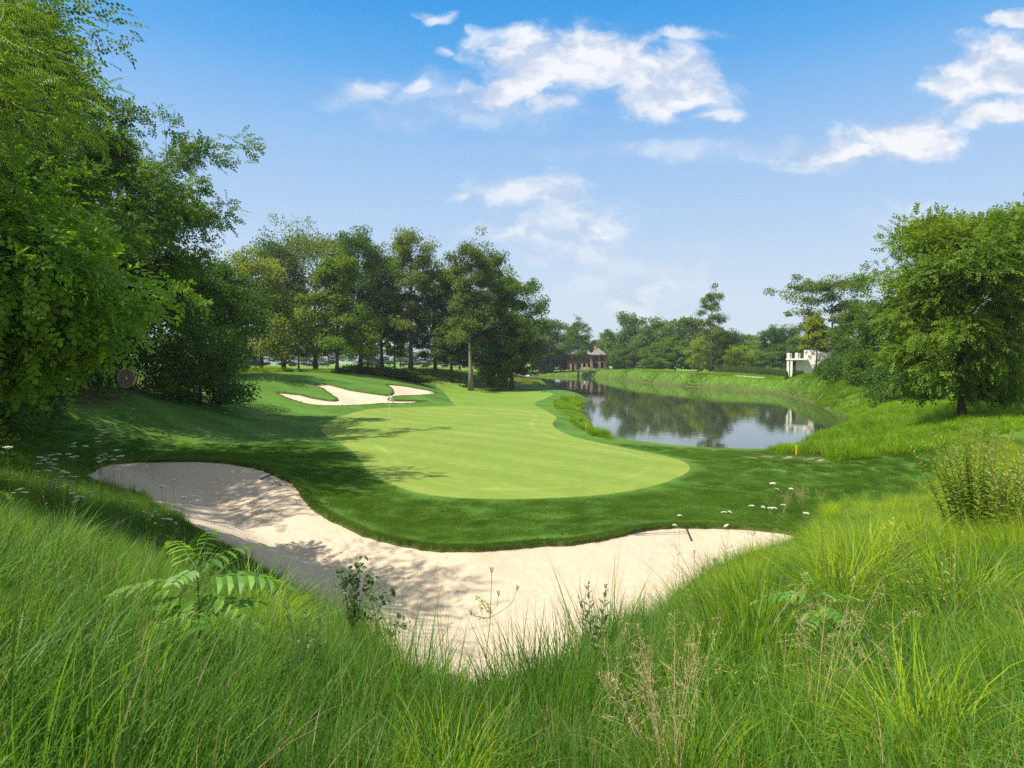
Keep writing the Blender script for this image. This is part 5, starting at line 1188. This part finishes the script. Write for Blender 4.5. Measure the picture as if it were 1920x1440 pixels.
def carrot_plant(label, x, y, heads, group=None, closed=False, seed=0, rad=.045, leafy=True):
    rn = np.random.RandomState(seed); z = gz(x, y); root = thing('wild_carrot', (x, y, z - .03), label, 'wildflower', group)
    st = MB(); top = np.array(heads[0]) - (x, y, z); node = top * np.array([.45, .45, .5])
    for i, h in enumerate(heads):
        e = np.array(h) - (x, y, z); a = np.array([0, 0, 0.]) if i == 0 else node
        m = (a + e) / 2 + np.array([e[0] - a[0], e[1] - a[1], 0]) * .25 + rn.normal(0, .012, 3)
        v, f = tube_vf([a, (a + m) / 2 + rn.normal(0, .005, 3), m, e], [.0040, .0034, .003, .0022] if i == 0 else .0022, 5, False); st.add(v, f)
        up = norm((e - m) / np.linalg.norm(e - m) + np.array([0, 0, 1.2]) + rn.normal(0, .25, 3)); mb = MB(); r = rad * rn.uniform(.75, 1.15)
        for k in range(12):
            x_, y_ = frame_of(up); aa = k * .5236; q = e + up * .012 + (x_ * math.cos(aa) + y_ * math.sin(aa)) * r * .8; v, f = tube_vf([e - up * .02, q + (up * r * .5 if closed else 0)], .0009, 3, False); st.add(v, f)
        umbel(mb, e + up * .012, r * (.55 if closed else 1), up, rn, 0, closed); mb.build('flower_head', M['stalk' if closed else 'petal'], root)
    st.build('stem', M['stalk'], root)
    if leafy:
        lf = MB()
        for k in range(5):
            t = rn.uniform(.15, .75); b = node * t * 2 if t < .5 else node + (top - node) * (t - .5) * 1.6; a = rn.uniform(0, 6.28); d = np.array([math.cos(a), math.sin(a), .6])
            lf = MB(); P = b + d * np.linspace(.0, .13, 16)[:, None] + rn.normal(0, .010, (16, 3)); stamp(lf, *LEAF_L, P, d[None] + rn.normal(0, .6, (16, 3)), rn.normal(0, 1, (16, 3)), .035, 0, rn.uniform(0, 1, 16))
            v, f = tube_vf([b, b + d * .07, b + d * .13], .0012, 3, False); lf.add(v, f); lf.build('leaf', M['leaf_weed'], root)
def wild_carrots():
    rn = np.random.RandomState(5)
    def W(px, py, d): return at(px, py, d)
    left = [((97, 852), (110, 850), (88, 858), (103, 860)), ((128, 850), (135, 856), (143, 854)), ((92, 866), (101, 869), (99, 875)), ((75, 856), (82, 862), (73, 868)), ((105, 878), (112, 886), (118, 882)),
            ((68, 882), (70, 893), (90, 881)), ((190, 805), (197, 810), (184, 804)), ((182, 820), (185, 827), (189, 815)), ((138, 836), (139, 830), (160, 835)), ((190, 852), (184, 857), (197, 850)),
            ((208, 854), (214, 860), (219, 843)), ((226, 854), (187, 864), (196, 860)), ((126, 885), (132, 892), (141, 893)), ((93, 900), (100, 903), (135, 902)), ((118, 911), (126, 908), (108, 913)), ((137, 923), (145, 930), (155, 931)),
            ((166, 923), (173, 921), (142, 938)), ((115, 892), (96, 912), (104, 898))]
    G = 'wild carrots left of the bunker'
    for i, hs in enumerate(left):
        d = 11.6 + rn.uniform(-.6, .8) if hs[0][1] > 845 else 13.0
        H = [W(px, py, d + rn.uniform(-.1, .1)) for px, py in hs]
        carrot_plant('wild carrot with white lacy heads in the flower crowd beside the left bunker tip', H[0][0] + rn.uniform(-.1, .1), H[0][1] + .05, H, G, seed=500 + i, rad=.055)
    G = 'wild carrots below the left part of the bunker'
    for i, hs in enumerate([((275, 960), (285, 966), (291, 957)), ((297, 964), (306, 971), (279, 973)), ((318, 962), (329, 978), (314, 971)), ((243, 938), (268, 958), (290, 979)), ((320, 972), (303, 983), (331, 981))]):
        H = [W(px, py, 10.4 + .1 * i) for px, py in hs]
        carrot_plant('wild carrot with small white heads leaning over the sand below the leafy weeds', H[0][0], H[0][1], H, G, seed=540 + i, rad=.030)
    singles = [(((14, 836),), 6.4, 'tall wild carrot with one flat white head alone at the left edge', .055), (((37, 915), (24, 922), (46, 921)), 7.4, 'wild carrot with a white head above the grass near the left edge', .040),
               (((40, 1015),), 5.2, 'pale round seed head standing on a stalk low at the left edge', .022), (((325, 898), (302, 909), (345, 930)), 9.6, 'wild carrot with one white head against the sand above the leafy weeds', .045)]
    for i, (hs, d, lb, r) in enumerate(singles):
        H = [W(px, py, d) for px, py in hs]; carrot_plant(lb, H[0][0] + .05, H[0][1], H, None, seed=560 + i, rad=r)
    G = 'wild carrots at the right bunker end'
    for i, hs in enumerate([((1456, 915), (1449, 905)), ((1483, 915), (1452, 951)), ((1409, 947), (1431, 949)), ((1444, 951), (1468, 945)), ((1368, 958), (1357, 959)), ((1274, 965), (1265, 983)), ((1512, 961), (1362, 984))]):
        H = [W(px, py, 12.6) for px, py in hs]; x = (H[0][0] + H[-1][0]) / 2
        carrot_plant('wild carrot with flat white heads behind the right end of the foreground bunker', x, 12.7, H, G, seed=580 + i, rad=.058)
    cents = [(((922, 1063), (970, 1096), (935, 1106), (883, 1142)), 4.6, 'tall wild carrot with green closed seed heads against the sand at the bottom centre'), (((1472, 1066), (1462, 1040), (1475, 1052)), 5.4, 'wild carrot gone to seed above the right foreground grass'),
             (((1318, 1062), (1302, 1030), (1341, 1045)), 6.0, 'thin wild carrot with dark seed heads beside the right goldenrod'), (((645, 1062), (664, 1073)), 5.0, 'thin stalk with two small dark seed heads over the sand left of centre')]
    for i, (hs, d, lb) in enumerate(cents):
        H = [W(px, py, d) for px, py in hs]; carrot_plant(lb, H[0][0] - .05, H[0][1], H, None, True, 600 + i, .022)
wild_carrots()

def leafy_stems(name, label, cat, x, y, stems, leaf_len, mat='leaf_weed', group=None, seed=0, nleaf=34, stalk='stalk_brown', leaf=LEAF_L, lw=1.0):
    """clump of upright stems with narrow leaves all the way up; stems = list of (dx, dy, height)"""
    rn = np.random.RandomState(seed); z = gz(x, y); root = thing(name, (x, y, z - .03), label, cat, group)
    tv = leaf[0] * np.array([1, lw, 1])
    for dx, dy, h in stems:
        b = np.array([dx * .35, dy * .35, 0]); e = np.array([dx, dy, h]); m = (b + e) / 2 + rn.normal(0, .02, 3) + np.array([-dx * .15, -dy * .15, h * .04])
        t = np.linspace(0, 1, 9)[:, None]; C = (1 - t) ** 2 * b + 2 * t * (1 - t) * m + t * t * e
        v, f = tube_vf(C, np.linspace(.005, .0018, 9) * max(.6, h), 5, False); mb = MB(); mb.add(v, f, 0)
        n = int(nleaf * h / 1.0) + 8; tt = np.linspace(.22, 1.0, n)[:, None]; P = (1 - tt) ** 2 * b + 2 * tt * (1 - tt) * m + tt * tt * e
        a = np.arange(n) * 2.4 + rn.uniform(0, 6); el = rn.uniform(.15, .7, n) + (tt[:, 0] ** 3) * 1.0
        A = np.stack([np.cos(a), np.sin(a), el], 1); N = np.stack([-np.cos(a) * .5, -np.sin(a) * .5, np.ones(n)], 1)
        stamp(mb, tv, leaf[1], P, A, N, leaf_len * (1.1 - .75 * tt[:, 0] ** 3) * rn.uniform(.75, 1.15, n), 1, np.clip(.35 + .35 * tt[:, 0] + rn.normal(0, .15, n), 0, 1))
        mb.build('leafy_stem', [M[stalk], M[mat]], root)
    return root
def compound_sapling(label, x, y, z_leaf, leaves, mat='leaf_sapling', seed=0):
    """young tree of heaven: a stem and long compound leaves; leaves = (azimuth, length, rise, tilt)"""
    rn = np.random.RandomState(seed); z = gz(x, y); root = thing('sapling', (x, y, z - .03), label, 'sapling'); H = z_leaf - z
    mesh_part('stem', M['stalk'], root, tube_vf([(0, 0, 0), (.01, 0, H * .5), (0, .01, H), (.005, 0, H + .06)], [.008, .007, .005, .002], 7))
    for az, ln, rise, hh in leaves:
        mb = MB(); b = np.array([0, 0, H * hh]); d = np.array([math.cos(az), math.sin(az), 0]); s = np.array([-d[1], d[0], 0]); n = 6
        t = np.linspace(0, 1, 9)[:, None]; C = b + d * ln * t + np.array([0, 0, 1.]) * (rise * ln * t - .42 * ln * t * t)
        v, f = tube_vf(C, np.linspace(.003, .0012, 9), 5, False); mb.add(v, f, 0)
        P, A, N, L = [], [], [], []
        for k in range(n):
            tt = .22 + .74 * k / n
            for sd in (1, -1):
                P.append(b + d * ln * tt + np.array([0, 0, rise * ln * tt - .42 * ln * tt * tt])); A.append(d * .45 + s * sd * .85 + np.array([0, 0, -.25 + rn.uniform(-.15, .15)])); N.append(np.array([0, 0, 1.]) + s * sd * -.25 + rn.normal(0, .12, 3)); L.append(ln * .30 * (1.1 - .35 * k / n) * rn.uniform(.85, 1.1))
        P.append(C[-1]); A.append(d + np.array([0, 0, -.5])); N.append(np.array([0, 0, 1.])); L.append(ln * .24)
        stamp(mb, LEAF_B[0] * np.array([1, .72, 1]), LEAF_B[1], P, np.array(A), np.array(N), np.array(L), 1, np.clip(rn.normal(.5, .2, len(P)), 0, 1)); mb.build('leaf', [M['stalk'], M[mat]], root)
def foreground_plants():
    rn = np.random.RandomState(11)
    d = 3.3; x = (362 - 960) / F * d
    compound_sapling('young sapling with long pinnate bright green leaves in the left foreground grass', x, d, 3.74, [(3.05, .50, .30, .95), (.05, .46, .35, 1.0), (2.5, .30, .75, 1.12), (.7, .32, .7, 1.1), (-1.1, .34, .15, .85), (-2.2, .36, .05, .8), (1.7, .26, .9, 1.15), (-.35, .38, .15, .88), (3.6, .40, .1, .88), (-1.6, .26, .4, 1.1), (.35, .3, .5, .7)], seed=1)
    d = 3.9; x = (1535 - 960) / F * d
    compound_sapling('small sapling with drooping pinnate leaves in the right foreground grass', x, d, 3.42, [(3.0, .34, .3, 1), (.2, .30, .3, 1), (-1.2, .28, .2, .9), (1.4, .2, .7, 1.1), (-2.2, .26, .1, .85)], seed=2)
    d = 3.6; x = (1640 - 960) / F * d
    compound_sapling('pale broad-leaved sapling right of the small drooping sapling', x, d, 3.30, [(2.9, .26, .3, 1), (.2, .30, .2, 1), (-1.3, .26, .2, .9), (1.4, .2, .7, 1.1), (-2.2, .22, .1, .85)], seed=3)
    # wild rose with dark round leaves
    d = 4.7; x = (655 - 960) / F * d; z = gz(x, d); root = thing('wild_rose', (x, d, z - .03), 'dark wild rose bush with small round leaves at the bunker edge left of centre', 'shrub')
    mb, st = MB(), MB()
    for k in range(12):
        a = rn.uniform(0, 6.28); h = rn.uniform(.35, .85); o = rn.uniform(.05, .42); e = np.array([math.cos(a) * o + .08, math.sin(a) * o * .6, h]); m = e * np.array([.4, .4, .7])
        if k == 0: e = np.array([.33, 0, .62])
        v, f = tube_vf([(0, 0, 0), m, e], [.005, .004, .002], 5, False); st.add(v, f)
        n = 22; t = rn.uniform(.3, 1, n)[:, None]; P = m * (1 - t) + e * t + rn.normal(0, .025, (n, 3)); stamp(mb, LEAF_B[0] * np.array([1, 1.25, 1]), LEAF_B[1], P, rn.normal(0, 1, (n, 3)), np.array([0, 0, 1.]) + rn.normal(0, .5, (n, 3)), rn.uniform(.03, .055, n), 0, rn.uniform(0, 1, n))
    st.build('stem', M['stalk_brown'], root); mb.build('foliage', M['leaf_rose'], root)
    # goldenrod at the right edge
    st = [(rn.uniform(-.85, .95), rn.uniform(-.4, .4), rn.uniform(.75, 1.62)) for _ in range(44)]
    d = 7.6; x = (1845 - 960) / F * d
    leafy_stems('goldenrod_clump', 'tall dense clump of goldenrod stems with narrow leaves at the right edge', 'wildflower', x, d, st, .115, 'leaf_weed', seed=4, nleaf=44, lw=1.25)
    for i, (px, d, h, n, lb, ll, mt) in enumerate([
        (1905, 6.6, 1.25, 9, 'second goldenrod clump half cut off by the right edge of the photo', .12, 'leaf_weed'), (1305, 7.0, .85, 7, 'yellowish goldenrod clump standing against the right part of the sand', .09, 'leaf_weed'),
        (1352, 8.0, .7, 4, 'thin weed just right of the yellowish goldenrod against the sand', .08, 'leaf_weed'), (215, 10.6, .9, 3, 'tall leafy weed in front of the left end of the bunker', .11, 'leaf_rose'),
        (262, 9.8, .75, 5, 'bushy dark-leaved weed in front of the sand left of the single white flower', .12, 'leaf_rose'), (328, 9.4, .75, 4, 'dark-leaved weed beside the single white flower', .11, 'leaf_rose'),
        (352, 9.6, .5, 3, 'small dark weed right of the single white flower on the bunker rim', .09, 'leaf_rose'), (556, 6.6, .62, 2, 'slim weed with narrow leaves at the rim of the sand above the wild rose', .07, 'leaf_weed'),
        (622, 5.2, .6, 3, 'dark upright weed directly left of the wild rose', .08, 'leaf_rose'), (742, 4.4, .55, 3, 'low weed at the bottom rim of the sand right of the wild rose', .06, 'leaf_weed'), (1560, 9.5, .8, 5, 'weed clump behind the right grass beside the yellow-leaved milkweed', .1, 'leaf_weed'),
        (1760, 8.8, .85, 5, 'weedy stems just left of the tall goldenrod clump', .10, 'leaf_weed'), (1120, 3.6, .62, 3, 'broad-leaved weed in the grass at the bottom centre right', .08, 'leaf_rose'),
        (1400, 3.0, .58, 4, 'narrow-leaved weed deep in the right foreground grass', .07, 'leaf_weed'), (1760, 4.2, .75, 5, 'leafy weed among the yellow-green grass at the lower right', .08, 'leaf_weed'), (560, 3.2, .6, 3, 'dark-leaved weed low in the left foreground grass', .07, 'leaf_rose'),
        (150, 3.6, .62, 4, 'pale leafy weed near the lower left corner grass', .07, 'leaf_weed'), (1640, 6.4, .7, 5, 'weed clump in front of the yellow-leaved milkweed', .08, 'leaf_weed'), (455, 6.8, .55, 3, 'small leafy weed at the bunker rim above the big sapling', .07, 'leaf_rose'), (108, 5.4, .8, 2, 'tall dark bare-stemmed weed at the left edge grass', .04, 'leaf_rose')]):
        x = (px - 960) / F * d; w = .06 * n
        leafy_stems('goldenrod' if mt == 'leaf_weed' else 'leafy_weed', lb, 'wildflower', x, d, [(rn.uniform(-w, w), rn.uniform(-.15, .15), h * rn.uniform(.65, 1.05)) for _ in range(n)], ll, mt, seed=20 + i, nleaf=26, lw=1.0 if mt == 'leaf_weed' else 1.7)
    d = 8.6; x = (1688 - 960) / F * d
    leafy_stems('milkweed', 'milkweed with broad yellow leaves among the sunlit grass on the right', 'wildflower', x, d, [(-.22, 0, .45), (.24, 0, .40), (0, .1, .52)], .20, 'leaf_gold', seed=60, nleaf=5, lw=2.2)
    # brown flowering panicles
    pan = []
    for s in range(2):
        r2 = np.random.RandomState(70 + s); mb = MB()
        for k in range(9):
            a = r2.uniform(0, 6.28); tl = r2.uniform(.05, .3); h = r2.uniform(.55, .85); e = np.array([math.cos(a) * tl, math.sin(a) * tl, h]); v, f = tube_vf([(0, 0, 0), e * np.array([.4, .4, .55]), e], [.0014, .0011, .0006], 3, False); mb.add(v, f, 0)
            for q in range(14):
                t = .62 + .38 * q / 14; b = e * t; dd = norm(r2.normal(0, 1, 3) + np.array([0, 0, .4])); L = .085 * (1.15 - (t - .62) * 2.2); v, f = tube_vf([b, b + dd * L], .0005, 3, False); mb.add(v, f, 0)
                P = b + dd * L * r2.uniform(.3, 1, (7, 1)) + r2.normal(0, .004, (7, 3)); stamp(mb, *LEAF_L, P, dd[None] + r2.normal(0, .5, (7, 3)), r2.normal(0, 1, (7, 3)), .011, 0)
        o = mb.build('panicle_tuft', [M['seed']]); COL.objects.unlink(o); pan.append(o)
    C = [(1480, 900, 8, 1.3), (1230, 1480, 2, .2), (1560, 1400, 1, .3)]
    pts = []
    for px, py, n, sp_ in C: q = hit(px, py + 60); pts.append(q + rn.normal(0, sp_ * .5, (n, 2)))
    P = np.concatenate(pts); P = P[(np.hypot(P[:, 0], P[:, 1]) > 1.7) & (sdist(BUNK, P[:, 0], P[:, 1]) > .1)]
    scatter('seeding_grass', pan, P, rn.uniform(.7, 1.1, len(P)), .5, 'brown airy seed panicles of grass standing in the foreground', 'grass', seed=77)
foreground_plants()

# humid summer air
def haze():
    m, t, out = new_mat('haze'); v = t.node('ShaderNodeVolumePrincipled'); v.inputs['Color'].default_value = (.74, .84, 1.0, 1); v.inputs['Density'].default_value = HAZE; v.inputs['Anisotropy'].default_value = .2
    t.l.new(v.outputs[0], out.inputs['Volume'])
    mb = MB(); mb.add(*box_vf((0, 250, 22), (900, 800, 72))); o = mb.build('haze', m); tag(o, 'thin bluish summer haze over the whole course', 'haze', None, 'stuff')
HAZE = 0.00024
haze()
